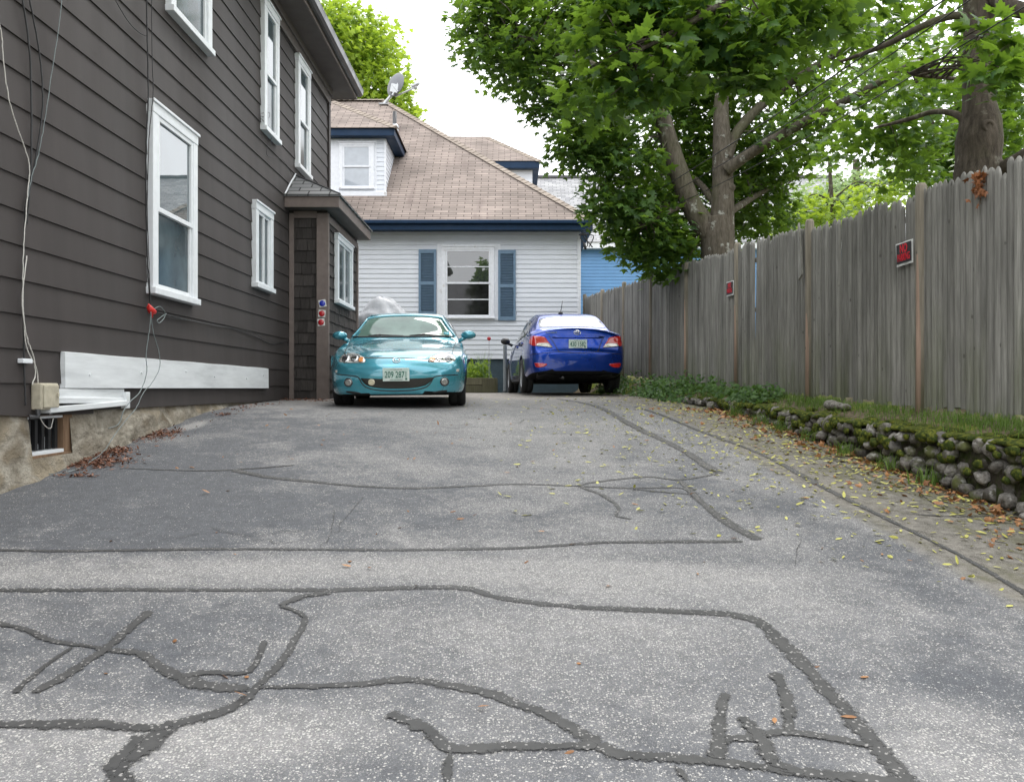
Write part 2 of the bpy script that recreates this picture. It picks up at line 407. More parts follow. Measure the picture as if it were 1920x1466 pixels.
b.add(vv, [(j*(nx+1)+i, j*(nx+1)+i+1, (j+1)*(nx+1)+i+1, (j+1)*(nx+1)+i) for j in range(len(ysd)-1) for i in range(nx)])
setprops(b.build('driveway', ASPH, smooth=True), 'worn grey asphalt driveway climbing between house and fence', None, None, 'structure')

def m_seal():
    t = NT('crack_sealant_tar'); v = t.coord(); n = t.noise(v, 60, 5, .7); n2 = t.noise(v, 11, 5)
    c = t.mix(t.rng(n2, .35, .65), (.040, .040, .040), (.062, .061, .060)); c = t.mix(t.math('GREATER_THAN', t.xyz(t.voro(v, 150).outputs['Color'])[0], .95), c, (.26, .25, .24))
    e = t.math('ADD', t.attr('edge'), t.math('ADD', t.math('MULTIPLY', t.math('SUBTRACT', n, .5), 2.2), t.math('MULTIPLY', t.math('SUBTRACT', n2, .5), .7)))
    t.set(Base_Color=c, Roughness=.6, Alpha=t.rng(e, .22, .46)); t.p.inputs['Specular IOR Level'].default_value = .35
    t.bump(n, .3, .003); return t.mat
SEAL = m_seal()
cr = MB(); EDGE = []; NC = [0]
def crack(pts, w0, w1=None, lift=.003, jit=.24):
    w1 = w0 if w1 is None else w1; NC[0] += 1; lift += .0001*NC[0]
    g = spline([(*ghit(px, py)[:2], 0) for px, py in pts], 10)
    q = [g[0]]
    for p in g[1:]:
        k = max(1, int((p-q[-1]).length/.05)); a = q[-1].copy()
        for i in range(1, k+1): q.append(a+(p-a)*i/k)
    n = len(q); vs_ = []; e1 = e2 = 0; wb = 0; lf = 0
    for i, p in enumerate(q):
        d = q[min(i+1, n-1)]-q[max(i-1, 0)]; d = d.normalized() if d.length > 1e-6 else Vector((1, 0, 0)); s = Vector((-d.y, d.x, 0))
        w = w0+(w1-w0)*i/max(n-1, 1)
        e1 = .55*e1+.5*random.uniform(-1, 1); e2 = .55*e2+.5*random.uniform(-1, 1); wb = .9*wb+.25*random.uniform(-1, 1); lf = .93*lf+.16*random.uniform(-1, 1); w *= max(.45, 1+.55*lf)*(1+.09*min(max(p.y-3.2, 0), 5))
        if i in (0, n-1): w *= .25
        p = p+s*wb*.007
        for sg, e in ((-1, e1), (0, 0), (1, e2)):
            r = p+s*sg*w*.74*(1+jit*e)
            EDGE.append(1.0 if sg == 0 and 0 < i < n-1 else 0.0)
            vs_.append((r.x, r.y, float(gz(r.x, r.y))+lift))
    cr.add(vs_, [(i*3+j, (i+1)*3+j, (i+1)*3+j+1, i*3+j+1) for i in range(n-1) for j in (0, 1)])
def spline2(L): return [(p.x, p.y) for p in spline([(*q, 0) for q in L], 5)] if len(L) > 2 else [(L[0][0]+(L[1][0]-L[0][0])*t/4, L[0][1]+(L[1][1]-L[0][1])*t/4) for t in range(5)]
C4 = lambda L: [(x*.5226, 700+y*.5226) for x, y in L]
C5 = lambda L: [(960+x*.5226, 700+y*.5226) for x, y in L]
crack([(-40, 1107), (250, 1106), (500, 1107), (620, 1107), (850, 1102), (930, 1120), (1040, 1135), (1180, 1143), (1380, 1152)], .034, .040)
crack([(1370, 1152), (1420, 1166), (1480, 1220), (1550, 1295), (1610, 1360), (1660, 1420), (1720, 1490)], .050, .072)
crack([(-40, 1030), (120, 1034), (400, 1030), (700, 1031), (960, 1028), (1150, 1017), (1400, 1016)], .026, .030)
crack([(1422, 1013), (1390, 995), (1330, 955), (1290, 915), (1273, 901)], .060, .045)
crack(C4([(430, 340), (690, 350), (860, 345), (1060, 330)]), .012, .03)
crack(C4([(840, 347), (960, 372), (1150, 392), (1300, 405), (1500, 412), (1837, 398)])+[(1090, 912)], .05, .026)
crack(C5([(240, 403), (300, 390), (480, 372), (600, 382), (740, 360)]), .022, .03)
crack(C5([(240, 405), (330, 440), (385, 485), (375, 510), (430, 525)]), .028, .012)
crack(C5([(240, 405), (420, 412), (600, 412), (640, 432)]), .02, .022); crack(C5([(430, 415), (560, 428), (655, 435)]), .012, .02)
crack(C5([(160, 92), (290, 115), (400, 170), (600, 270), (690, 330), (750, 358)]), .05, .055)
crack(C5([(440, 120), (620, 185), (880, 285), (1110, 405), (1200, 450), (1400, 550), (1600, 650)])+[(1920, 1113), (2010, 1160)], .035, .040)
crack(C5([(1430, 505), (1600, 515), (1837, 508), (1990, 500)]), .012, .008)
crack([(-40, 1165)]+C4([(70, 915), (180, 960), (290, 975), (390, 995), (500, 1010), (560, 1050), (650, 1095), (740, 1125), (900, 1130)]), .028, .044)
crack(C4([(900, 1128), (1100, 1125), (1300, 1115), (1450, 1100), (1600, 1120), (1750, 1150), (1837, 1185)])+C5([(150, 1240), (310, 1335)]), .026, .050)
crack(C5([(310, 1335), (400, 1370), (700, 1390), (900, 1415), (1200, 1450), (1400, 1475)]), .05, .055)
crack(C4([(540, 853), (450, 930), (380, 990), (250, 1080), (120, 1150)]), .040, .035)
crack(C4([(260, 982), (180, 1040), (100, 1100), (50, 1150)]), .018, .022)
crack(C4([(1190, 785), (1080, 805), (1005, 835)]), .05, .03); crack(C4([(1005, 835), (1090, 872), (1060, 950), (1000, 1050), (930, 1120)]), .022, .036)
crack(C4([(930, 1115), (870, 1180), (750, 1230), (620, 1265), (540, 1330), (430, 1410), (420, 1490)]), .03, .075)
crack([(-40, 1361)]+C4([(0, 1265), (300, 1260), (520, 1275), (620, 1258)]), .034, .040)
crack(C4([(500, 1300), (440, 1370), (380, 1430)]), .03, .05)
crack(C4([(950, 960), (890, 1070), (740, 1075), (650, 1095)]), .02, .035)
crack(C4([(1390, 1222), (1530, 1280), (1620, 1350), (1837, 1345)])+C5([(310, 1340)]), .045, .040)
crack(C4([(1620, 1350), (1600, 1490)]), .026, .03)
crack(C5([(720, 1385), (760, 1320), (850, 1310), (1000, 1290), (1300, 1340)]), .04, .034); crack(C5([(770, 1150), (750, 1250), (745, 1390)]), .024, .042)
crack(C5([(945, 1075), (985, 1180), (995, 1290)]), .05, .026); crack(C5([(820, 1235), (900, 1320), (940, 1400), (1050, 1440)]), .05, .03)
crack(C5([(580, 1400), (640, 1480)]), .02, .02)
for L in ([(1560, 700), (1330, 560), (1230, 500), (1130, 520), (1040, 640)],):
    pass
crack([(1700, 905), (1760, 950), (1840, 975), (1930, 985)], .008, .005, .003, .5); crack([(1500, 850), (1560, 862), (1640, 905), (1700, 905)], .008, .006, .003, .5)
for L in ([(680, 930), (640, 985), (600, 1030)], [(630, 955), (618, 1000)], [(300, 1012), (420, 1000), (520, 1018), (600, 1010)], [(390, 990), (470, 1003), (560, 996)], [(960, 792), (1040, 790), (1100, 800)], [(1500, 1020), (1490, 1060)]):
    crack([(x+random.uniform(-5, 5), y+random.uniform(-3, 3)) for x, y in spline2(L)], .0035, .0025, .003, .6)
cro = cr.build('crack_sealant', SEAL, smooth=True); cro.data.attributes.new('edge', 'FLOAT', 'POINT').data.foreach_set('value', EDGE)
setprops(cro, 'dark tar lines sealing cracks across the driveway', None, None, 'structure')

# ------------------------------------------------------------------ windows
def frame_T(o, u, n):
    u = Vector(u).normalized(); n = Vector(n).normalized(); v = Vector((0, 0, 1))
    return Matrix(((u.x, v.x, n.x, o[0]), (u.y, v.y, n.y, o[1]), (u.z, v.z, n.z, o[2]), (0, 0, 0, 1)))
def window(parent, T, w, h, cas=.11, style='hung', trim=WHITE, gl=(None, None), prot=.05, sill=.05, head=0, label=None, split=.5, bars=0):
    a = MB(T); p = prot
    a.box((0, sill, -.01), (cas, h-cas-head, p)); a.box((w-cas, sill, -.01), (w, h-cas-head, p))
    a.box((-.004, h-cas-head, -.01), (w+.004, h-head, p+.004))
    a.box((-.02, h-head-.028, p+.004), (w+.02, h-head, p+.02)) if head >= 0 else None
    o = a.build('window', trim, parent, bevel=.006)
    if label: o['label'] = label
    s = MB(T); s.box((-.015, 0, -.01), (w+.015, sill, p+.028)); s.build('sill', trim, o, bevel=.006)
    x0, x1, z0, z1 = cas, w-cas, sill, h-cas-head
    b_ = MB(T); g1 = MB(T); g2 = MB(T); r = .042
    if style == 'hung':
        zm = z0+(z1-z0)*split
        for (za, zb, d0, d1, g) in ((zm-.02, z1, .006, p-.006, g1), (z0, zm+.025, -.006, p-.022, g2)):
            b_.box((x0, za, d0), (x0+r, zb, d1)); b_.box((x1-r, za, d0), (x1, zb, d1))
            b_.box((x0+r, za, d0), (x1-r, za+r*1.05, d1-.001)); b_.box((x0+r, zb-r, d0), (x1-r, zb, d1-.001))
            dg = d0+(d1-d0)*.55
            g.quad([(x0+r, za+r, dg), (x1-r, za+r, dg), (x1-r, zb-r, dg), (x0+r, zb-r, dg)])
            for k in range(bars):
                zz = za+(zb-za)*(k+1)/(bars+1); b_.box((x0+r, zz-.012, dg-.004), (x1-r, zz+.012, dg+.009))
    else:
        xm = (x0+x1)/2; r = .035
        for (xa, xb, d1, g) in ((x0, xm+.016, p-.014, g1), (xm-.016, x1, p-.024, g2)):
            b_.box((xa, z0, -.006), (xa+r, z1, d1)); b_.box((xb-r, z0, -.006), (xb, z1, d1))
            b_.box((xa+r, z0, -.006), (xb-r, z0+r, d1-.001)); b_.box((xa+r, z1-r, -.006), (xb-r, z1, d1-.001))
            g.quad([(xa+r, z0+r, d1*.45), (xb-r, z0+r, d1*.45), (xb-r, z1-r, d1*.45), (xa+r, z1-r, d1*.45)])
    b_.build('sash', trim, o, bevel=.004)
    g1.build('pane', gl[0], o); g2.build('pane', gl[1], o)
    return o

# ------------------------------------------------------------------ brown house
bh = thing('brown_house', 'tall dark brown clapboard house with white window frames and side porch', 'house', (-3.2, 8, -.2))
def at(o, parent):  # keep world coordinates under a moved Empty
    o.parent = parent; o.matrix_parent_inverse = Matrix.Translation(-parent.location); return o
def fix(root):
    for ch in list(COL.objects):
        if ch.parent == root and ch.matrix_parent_inverse == Matrix(): ch.matrix_parent_inverse = Matrix.Translation(-root.location)
XW, YA, YB, EX = -3.2, .6, 15.0, .224
b = MB()
b.box((-11, YA, -.16), (XW, YB, 5.22))
wins = [(7.49, 8.56, .83, 2.545), (10.53, 11.30, 1.25, 2.33), (7.90, 8.98, 3.49, 5.14), (10.90, 11.60, 3.30, 5.03), (12.64, 13.42, 3.27, 4.97)]
k = -1
while True:
    z0 = .033+EX*k; z1 = z0+EX
    if z0 > 5.2: break
    if k == -1: z0 = -.165
    y = YA-random.uniform(0, 1)
    while y < YB:
        ln = random.choice((.61, 1.2, 1.2, 1.83)); y0 = max(y, YA); y1 = min(y+ln-.0008, YB); y += ln
        if y1 <= y0: continue
        segs = [(y0, y1)]
        for (wa, wb, za, zb) in wins:
            if z0 >= za-.01 and z1 <= zb+.01:
                ns = []
                for (p, q) in segs:
                    if p < wa+.04: ns.append((p, min(q, wa+.04)))
                    if q > wb-.04: ns.append((max(p, wb-.04), q))
                segs = [s for s in ns if s[1]-s[0] > .005]
        tn = random.uniform(.95, 1.05)
        for (p, q) in segs:
            m = max(1, int((q-p)/.4)); pr = .016+random.uniform(-.0003, .0004)
            dz = [0]*(m+1)
            if k == -1 and p < 6: dz = [random.uniform(-.035, .012) for _ in range(m+1)]
            else: dz = [random.uniform(-.0014, .0014) for _ in range(m+1)]
            for i in range(m):
                ya, yb = p+(q-p)*i/m, p+(q-p)*(i+1)/m
                b.add([(XW+pr, ya, z0+dz[i]), (XW+pr, yb, z0+dz[i+1]), (XW+.003, yb, z1+.01), (XW+.003, ya, z1+.01), (XW-.004, ya, z0+dz[i]), (XW-.004, yb, z0+dz[i+1])],
                      [(0, 1, 2, 3), (4, 5, 1, 0)], 0, tn)
    k += 1
b.build('wall', BROWN, bh)
b = MB(); b.box((-3.19, 14.9, -.16), (-3.165, 15.03, 4.98)); b.build('corner_board', BROWN, bh)
for (ya, yb, za, zb) in wins:
    st = 'slide' if za == 1.25 else 'hung'
    window(bh, frame_T((XW+.004, ya, za), (0, 1, 0), (1, 0, 0)), yb-ya, zb-za, .115, st, WHITE, (GL_SCR, GL_SCR) if st == 'slide' else (GL_SKY, GL_SCR), .062, .06, 0, None, .46)
# eaves, gutter, roof
b = MB(); b.box((XW+.018, YA-.4, 4.98), (XW+.045, YB+.03, 5.20)); b.box((XW+.045, YA-.4, 5.12), (XW+.075, YB+.03, 5.22)); b.build('frieze_board', SOFFIT, bh, bevel=.006)
b = MB(); b.box((-11.5, YA-.4, 5.22), (-2.80, YB+.42, 5.25)); b.build('soffit', SOFFIT, bh)
b = MB(); b.box((-2.80, YA-.4, 5.215), (-2.77, YB+.44, 5.39)); b.box((-11.5, YB+.42, 5.215), (-2.80, YB+.445, 5.39)); b.build('fascia', TAUPE, bh, bevel=.004)
g = MB(); pr = [(-2.77, 5.385), (-2.77, 5.28), (-2.755, 5.265), (-2.71, 5.265), (-2.675, 5.30), (-2.665, 5.355), (-2.655, 5.385), (-2.67, 5.395), (-2.685, 5.36), (-2.70, 5.30), (-2.76, 5.28), (-2.762, 5.385)]
m = len(pr); g.add([(x, YA-.4, z) for x, z in pr]+[(x, YB+.46, z) for x, z in pr], [(i, (i+1) % m, m+(i+1) % m, m+i) for i in range(m)]+[tuple(range(m)), tuple(range(m, 2*m))[::-1]])
g.build('gutter', GUTTER, bh)
b = MB(); x0, x1, y0, y1, zz, pz = -11.9, -2.74, YA-.45, YB+.45, 5.40, 2.6
xm = (x0+x1)/2; hh = (x1-x0)/2
A, B_, C, D_ = (x0, y0, zz), (x1, y0, zz), (x1, y1, zz), (x0, y1, zz); E1, E2 = (xm, y0+hh, zz+pz), (xm, y1-hh, zz+pz)
b.quad([B_, C, E2, E1]); b.quad([D_, A, E1, E2]); b.quad([A, B_, E1]); b.quad([C, D_, E2]); b.quad([A, D_, C, B_]); b.build('roof', BLKSH, bh, uv=True)
# skirt board and broken ledge
b = MB()
nn = 26
for i in range(nn):
    ya, yb = 6.05+(11.14-6.05)*i/nn, 6.05+(11.14-6.05)*(i+1)/nn
    wa, wb = [.0016*math.sin(i*1.1+q) for q in (0, 1.1)]
    b.add([(XW+.0, ya, .0), (XW+.0, yb, .0), (XW+.045, yb, .002), (XW+.045, ya, .002), (XW+.012, ya, .262+wa), (XW+.012, yb, .262+wb), (XW+.042, yb, .256+wb), (XW+.042, ya, .256+wa)],
          [(0, 3, 2, 1), (2, 3, 7, 6), (4, 7, 6, 5)]+([(0, 3, 7, 4)] if i == 0 else [])+([(1, 2, 6, 5)] if i == nn-1 else []))
for y in (6.4, 7.3, 8.3, 9.1, 10.2, 10.9): b.lathe([(0, .054), (.010, .052), (.011, .04)], 8, 0, 'X', .8, (XW, y, random.uniform(.08, .17)))
b.build('skirt_board', SKIRT, bh)
b = MB()
for (ya, yb, za, zb, dx, tl) in ((5.88, 7.03, -.078, -.004, .035, 0), (5.84, 7.0, -.112, -.070, .058, -.8), (5.78, 6.98, -.155, -.114, .078, 1.3)):
    b.box((XW-.01, ya, za), (XW+dx, yb, zb), 0, 1, Matrix.Rotation(R(tl), 3, 'X') @ Matrix.Rotation(R(random.uniform(-2, 2)), 3, 'Z'))
b.box((XW, 6.98, -.165), (XW+.06, 7.05, -.03))
b.build('broken_ledge', SKIRT, bh, bevel=.005)

def m_rubble():
    t = NT('rubble_foundation'); v = t.coord((.9, .9, 1.15)); d = t.noise(v, 5, 5)
    vec = t.n.new('ShaderNodeVectorMath'); vec.operation = 'ADD'; t.l.new(v, vec.inputs[0])
    cc = t.n.new('ShaderNodeTexNoise'); cc.inputs['Scale'].default_value = 3.2; t.l.new(v, cc.inputs[0])
    sc = t.n.new('ShaderNodeVectorMath'); sc.operation = 'SCALE'; sc.inputs['Scale'].default_value = .28; t.l.new(cc.outputs['Color'], sc.inputs[0]); t.l.new(sc.outputs[0], vec.inputs[1])
    e = t.voro(vec.outputs[0], 3.0, 'DISTANCE_TO_EDGE').outputs['Distance']; cv = t.xyz(t.voro(vec.outputs[0], 3.0).outputs['Color'])[0]
    st = t.mix(cv, (.16, .125, .085), (.34, .285, .205)); st = t.mix(1.0, st, t.grey(t.rng(d, .3, .7, .6, 1.25)), 'MULTIPLY')
    mo = t.mix(t.rng(t.noise(v, 7, 8, .7), .32, .68), (.20, .175, .135), (.47, .43, .36))
    big = t.noise(v, 1.1, 4)
    c = t.mix(t.math('MULTIPLY', t.rng(t.math('ADD', e, t.math('MULTIPLY', t.math('SUBTRACT', d, .5), .22)), .02, .16), t.rng(big, .44, .56, 0, .85)), mo, st)
    c = t.mix(t.rng(t.noise(v, 2.4, 6), .58, .72, 0, .7), c, (.09, .075, .05))
    t.set(Base_Color=c, Roughness=.95); t.p.inputs['Specular IOR Level'].default_value = .15
    h = t.math('ADD', t.rng(e, 0, .14, 0, .35), t.math('MULTIPLY', t.noise(v, 15, 8, .7), 1.6)); t.bump(h, .9, .03); return t.mat
RUB = m_rubble()
from mathutils import noise as mn
b = MB(); yy = np.arange(2.0, 12.6, .06); zz_ = np.linspace(-1.05, -.13, 20); vs_ = []
WY0, WY1, WZ0, WZ1 = 5.66, 6.22, -.47, -.185
for y in yy:
    for z in zz_:
        q = mn.noise(Vector((y*2.2, z*2.6, 3.1)))*.05+mn.noise(Vector((y*7, z*7, 9)))*.02
        flare = .04+max(0, -.16-z)*.10 + (.05 if 5.0 > y else 0)
        if WY0-.08 < y < WY1+.08 and z > WZ0-.1: q *= .25
        vs_.append((XW-.045+flare+q if z < -.2 else min(XW-.012, XW-.045+flare+q), float(y), float(z)))
nz = len(zz_); fs = []
for j in range(len(yy)-1):
    for i in range(nz-1):
        cy, cz = (yy[j]+yy[j+1])/2, (zz_[i]+zz_[i+1])/2
        if WY0 < cy < WY1 and WZ0 < cz < WZ1: continue
        fs.append((j*nz+i, (j+1)*nz+i, (j+1)*nz+i+1, j*nz+i+1))
b.add(vs_, fs); b.build('foundation', RUB, bh, smooth=True)
RAWW = m_wood('raw_window_wood', (.16, .095, .055), (.27, .175, .11), False)
b = MB(); xi = XW-.16
b.box((xi, 5.62, -.50), (XW+.005, 6.24, -.455)); b.box((xi, 6.12, -.455), (XW-.005, 6.24, -.16)); b.box((xi, 5.62, -.455), (XW-.03, 5.66, -.16)); b.box((xi, 5.62, -.19), (XW-.005, 6.12, -.165))
o = b.build('basement_window', RAWW, bh, bevel=.004); o['label'] = 'small barred cellar window framed in bare wood'
w = MB(); w.box((XW-.12, 5.66, -.455), (XW-.002, 6.12, -.43)); w.box((XW-.12, 5.66, -.208), (XW-.01, 6.12, -.19)); w.build('sill', WHITE, o, bevel=.003)
w = MB(); w.quad([(xi+.02, 5.66, -.46), (xi+.02, 6.12, -.46), (xi+.02, 6.12, -.17), (xi+.02, 5.66, -.17)]); w.build('pane', GL_DRK, o)
w = MB()
for i in range(5): w.box((XW-.06, 5.72+i*.085, -.425), (XW-.035, 5.755+i*.085, -.215), 0)
w.build('bar', BLACKP, o)
for i in range(4):
    w = MB(); w.box((XW-.10, 5.765+i*.085, -.425), (XW-.09, 5.80+i*.085, -.39+random.uniform(0, .05))); w.build('inner_slat', WHITE, o)

# porch
PX, PA, PB, PT = -2.64, 12.3, 14.72, 2.62
b = MB(); b.box((-3.2, PA+.02, -.28), (PX-.02, PB, PT))
def shakes(mb, fr, w, h, e=.168):
    T0 = mb.T; mb.T = fr; k = 0
    while k*e < h:
        z0 = k*e; z1 = min(z0+e, h); u = -random.uniform(0, .12)
        while u < w:
            ww = random.uniform(.10, .19); a0, a1 = max(u, 0), min(u+ww-.005, w); u += ww
            if a1-a0 < .01: continue
            p = .019+random.uniform(-.003, .003); dz = random.uniform(-.006, .006) if k else 0; tn = random.uniform(.75, 1.3)
            mb.add([(a0, z0+dz, p), (a1, z0+dz, p), (a1, z1+.012, .002), (a0, z1+.012, .002), (a0, z0+dz, -.01), (a1, z0+dz, -.01), (a1, z1, -.01), (a0, z1, -.01)],
                   [(0, 1, 2, 3), (4, 5, 1, 0), (5, 6, 2, 1), (4, 0, 3, 7)], 0, tn)
        k += 1
    mb.T = T0
shakes(b, frame_T((-3.2, PA+.02, -.2), (1, 0, 0), (0, -1, 0)), .56, PT+.2)
shakes(b, frame_T((PX-.02, PA+.02, -.2), (0, 1, 0), (1, 0, 0)), PB-PA-.02, PT+.2)
o = b.build('porch_wall', SHAKE, bh)
b = MB(); b.box((-2.79, PA-.025, -.2), (PX+.022, PA+.012, 2.52)); b.box((PX-.012, PA+.012, -.2), (PX+.021, PA+.06, 2.52)); b.box((-3.185, PA-.02, -.22), (-3.12, PA+.01, 2.52)); b.box((-3.12, PA-.018, 2.45), (-2.79, PA+.01, 2.55)); b.box((PX-.01, PA+.06, 2.4), (PX+.012, PB, 2.5))
b.box((PX-.02, PB-.06, -.2), (PX+.018, PB+.02, 2.45)); b.build('porch_post', TAUPE, bh, bevel=.004)
window(bh, frame_T((PX+.002, 12.82, 1.28), (0, 1, 0), (1, 0, 0)), 1.24, 1.06, .10, 'slide', WHITE, (GL_SCR, GL_SCR), .05, .055)
ex, ey, ez = -2.42, 12.04, 2.72
b = MB(); b.box((-3.19, ey, 2.555), (ex, ey+.03, ez)); b.box((ex-.03, ey+.03, 2.555), (ex, PB+.05, ez)); b.build('porch_fascia', TAUPE, bh, bevel=.004)
b = MB(); b.box((-3.19, ey+.03, 2.56), (ex-.03, PB+.05, 2.58)); b.build('porch_soffit', SOFFIT, bh)
b = MB(); xo, yo = ex+.03, ey-.03; pk = (-3.19, 12.62, 3.15); pk2 = (-3.19, PB+.08, 3.15); zt = ez+.012
b.quad([(-3.19, yo, zt), (xo, yo, zt), pk]); b.quad([(xo, yo, zt), (xo, PB+.08, zt), pk2, pk])
b.quad([(-3.19, yo, zt-.025), (xo, yo, zt-.025), (xo, yo, zt), (-3.19, yo, zt)]); b.quad([(xo, yo, zt-.025), (xo, PB+.08, zt-.025), (xo, PB+.08, zt), (xo, yo, zt)])
b.quad([(xo, PB+.08, zt), (-3.19, PB+.08, zt), pk2]); b.quad([(-3.19, yo, zt-.025), (-3.19, PB+.08, zt-.025), (xo, PB+.08, zt-.025), (xo, yo, zt-.025)])
o = b.build('porch_roof', GREYSH, bh, uv=True)
f = MB(); f.tube([(-3.175, yo+.02, zt+.01), (-3.175, 12.3, 2.95), (-3.175, 12.62, 3.165)], .012, 6); f.build('flashing', WHITE, o)
f = MB(); f.tube([Vector((xo-.01, yo+.01, zt+.004)), Vector(pk)+Vector((0, 0, .006))], .014, 6); f.build('hip_cap', DKMET, o)
fix(bh)
# ------------------------------------------------------------------ white house behind
wh = thing('white_house', 'white clapboard house with tan hip roof, navy eaves and blue shutters', 'house', (-2, 20, -.1))
HX, HY = 1.625, 20.0
b = MB(); b.box((-11, HY, .69), (HX, 30.5, 3.72))
k = 0
while .69+k*.111 < 3.70:
    z0 = .69+k*.111; z1 = min(z0+.111, 3.72); tn = random.uniform(.97, 1.03)
    b.add([(-8, HY-.017, z0), (HX-.05, HY-.017, z0), (HX-.05, HY-.002, z1), (-8, HY-.002, z1), (-8, HY+.003, z0), (HX-.05, HY+.003, z0)], [(0, 1, 2, 3), (4, 5, 1, 0)], 0, tn)
    b.add([(HX+.017, HY+.05, z0), (HX+.017, 30.4, z0), (HX+.002, 30.4, z1), (HX+.002, HY+.05, z1), (HX-.003, HY+.05, z0), (HX-.003, 30.4, z0)], [(0, 1, 2, 3), (4, 5, 1, 0)], 0, tn)
    k += 1
b.build('wall', VINYL, wh)
b = MB(); b.box((HX-.055, HY-.024, .69), (HX+.024, HY+.055, 3.68)); b.build('corner_board', WTRIM, wh)
b = MB(); b.box((-10.9, HY+.03, -.4), (HX-.03, 30.4, .69)); b.build('foundation', FOUND, wh)
xl, xr, yf_, yb_, ez = -13.0, 1.9, 19.62, 30.90, 3.87; pit = .824; t_ = 5.64
def roofz(y): return ez+pit*(y-yf_)
rz = ez+pit*t_
rA, rB = (xl+t_, yf_+t_, rz), (xr-t_, yf_+t_, rz)
b = MB(); b.quad([(xl, yf_, ez), (xr, yf_, ez), rB, rA]); b.quad([(xr, yf_, ez), (xr, yb_, ez), rB]); b.quad([(xr, yb_, ez), (xl, yb_, ez), rA, rB]); b.quad([(xl, yb_, ez), (xl, yf_, ez), rA])
rf = b.build('roof', ROOFB, wh, uv=True)
def caps(mb, p, q, w=.14):
    p, q = Vector(p), Vector(q); d = (q-p); n_ = int(d.length/.17); d.normalize(); s = d.cross(Vector((0, 0, 1))).normalized(); u = s.cross(d).normalized()
    for i in range(n_):
        a = p+d*i*.17; c_ = p+d*(i*.17+.185); lo, hi = .022, .006
        if u.z < 0: u = -u
        mb.add([a-s*w-u*.05, a+u*lo, a+s*w-u*.05, c_-s*w-u*.062, c_+u*hi, c_+s*w-u*.062], [(0, 1, 4, 3), (1, 2, 5, 4), (0, 2, 1)], 0, random.uniform(.85, 1.12))
CAP = mat('ridge_cap_shingle', (.255, .215, .18), .9, .18, 14, tone=True, spec=.2)
b = MB(); caps(b, (xr, yf_, ez+.02), Vector(rB)+Vector((0, 0, .02))); caps(b, Vector(rB)+Vector((0, 0, .02)), Vector(rA)+Vector((0, 0, .02))); b.build('ridge_cap', CAP, rf)
b = MB(); b.box((xl, yf_+.03, 3.66), (xr-.03, HY-.03, 3.69)); b.box((HX+.02, HY-.03, 3.66), (xr-.03, 30.8, 3.69)); b.build('soffit', NAVY, wh)
b = MB(); b.box((xl, yf_+.005, 3.645), (xr-.005, yf_+.03, 3.86)); b.box((xr-.03, yf_+.03, 3.645), (xr-.005, 30.8, 3.86)); b.build('fascia', NAVY, wh)
b = MB(); b.box((xl, yf_-.06, 3.775), (xr+.02, yf_+.003, 3.865)); b.build('gutter', NAVY, wh, bevel=.02)
# ground-floor window with surround and shutters
T = frame_T((P(822, 600, HY-.004).x, HY-.004, 1.60), (1, 0, 0), (0, -1, 0))
b = MB(T); b.box((-.03, -.01, 0), (1.455, 1.78, .024)); b.build('window_surround', WTRIM, wh, bevel=.004)
T = frame_T((P(829, 600, 19.98).x, 19.972, 1.625), (1, 0, 0), (0, -1, 0))
GLW = m_glass('house_window_glass', (.03, .034, .036), 2.1, .012)
wo = window(wh, T, 1.22, 1.70, .085, 'hung', WTRIM, (GLW, GL_DRK), .045, .045, 0, 'ground floor window between blue shutters', .5, 1)
c_ = MB(T)
for i in range(46):
    u0 = .13+i*.021; c_.quad([(u0, .09, .0045+.003*math.sin(i*1.1)), (u0+.021, .09, .0045+.003*math.sin((i+1)*1.1)), (u0+.021, .80, .0045+.003*math.sin((i+1)*1.1)), (u0, .80, .0045+.003*math.sin(i*1.1))], 0)
def shutter(px0, px1, py0, py1):
    o_ = P(px0, py1, HY-.02); w_ = (px1-px0)/F*19.98; h_ = (py1-py0)/F*19.98
    s = MB(frame_T(o_, (1, 0, 0), (0, -1, 0))); fr = .055; md = h_*.49
    s.box((0, 0, 0), (fr, h_, .035)); s.box((w_-fr, 0, 0), (w_, h_, .035)); s.box((fr, 0, 0), (w_-fr, .09, .034)); s.box((fr, h_-.09, 0), (w_-fr, h_, .034)); s.box((fr, md-.04, 0), (w_-fr, md+.04, .034))
    s.box((fr, .09, 0), (w_-fr, h_-.09, .008))
    for a, c in ((.09, md-.04), (md+.04, h_-.09)):
        n_ = int((c-a)/.036)
        for i in range(n_):
            z = a+(c-a)*(i+.5)/n_; s.box((fr, z-.0025, .010), (w_-fr, z+.0025, .036), 0, 1, Matrix.Rotation(R(-38), 3, 'X'))
    return s.build('shutter', SHUT, wh, bevel=.003)
shutter(785, 818, 468, 592); shutter(934, 967, 469, 601)
# front dormer
dx, dy, dz0, dz1 = -3.03, 20.63, 4.70, 6.04
b = MB(); b.box((-6.4, dy, dz0), (dx, 22.4, dz1))
b.quad([(dx, dy, dz0), (dx+.001, dy, dz0), (dx+.001, 22.4, dz1), (dx, 22.4, dz1)])
k = 0
while dz0+k*.11 < dz1:
    z0 = dz0+k*.11; z1 = min(z0+.11, dz1)
    b.add([(dx-.20, dy-.016, z0), (dx, dy-.016, z0), (dx, dy-.003, z1), (dx-.20, dy-.003, z1), (dx-.2, dy, z0), (dx, dy, z0)], [(0, 1, 2, 3), (4, 5, 1, 0)])
    b.add([(dx+.016, dy, z0), (dx+.016, 22.4, z0), (dx+.003, 22.4, z1), (dx+.003, dy, z1), (dx, dy, z0), (dx, 22.4, z0)], [(0, 1, 2, 3), (4, 5, 1, 0)])
    k += 1
dm = b.build('dormer', VINYL, wh)
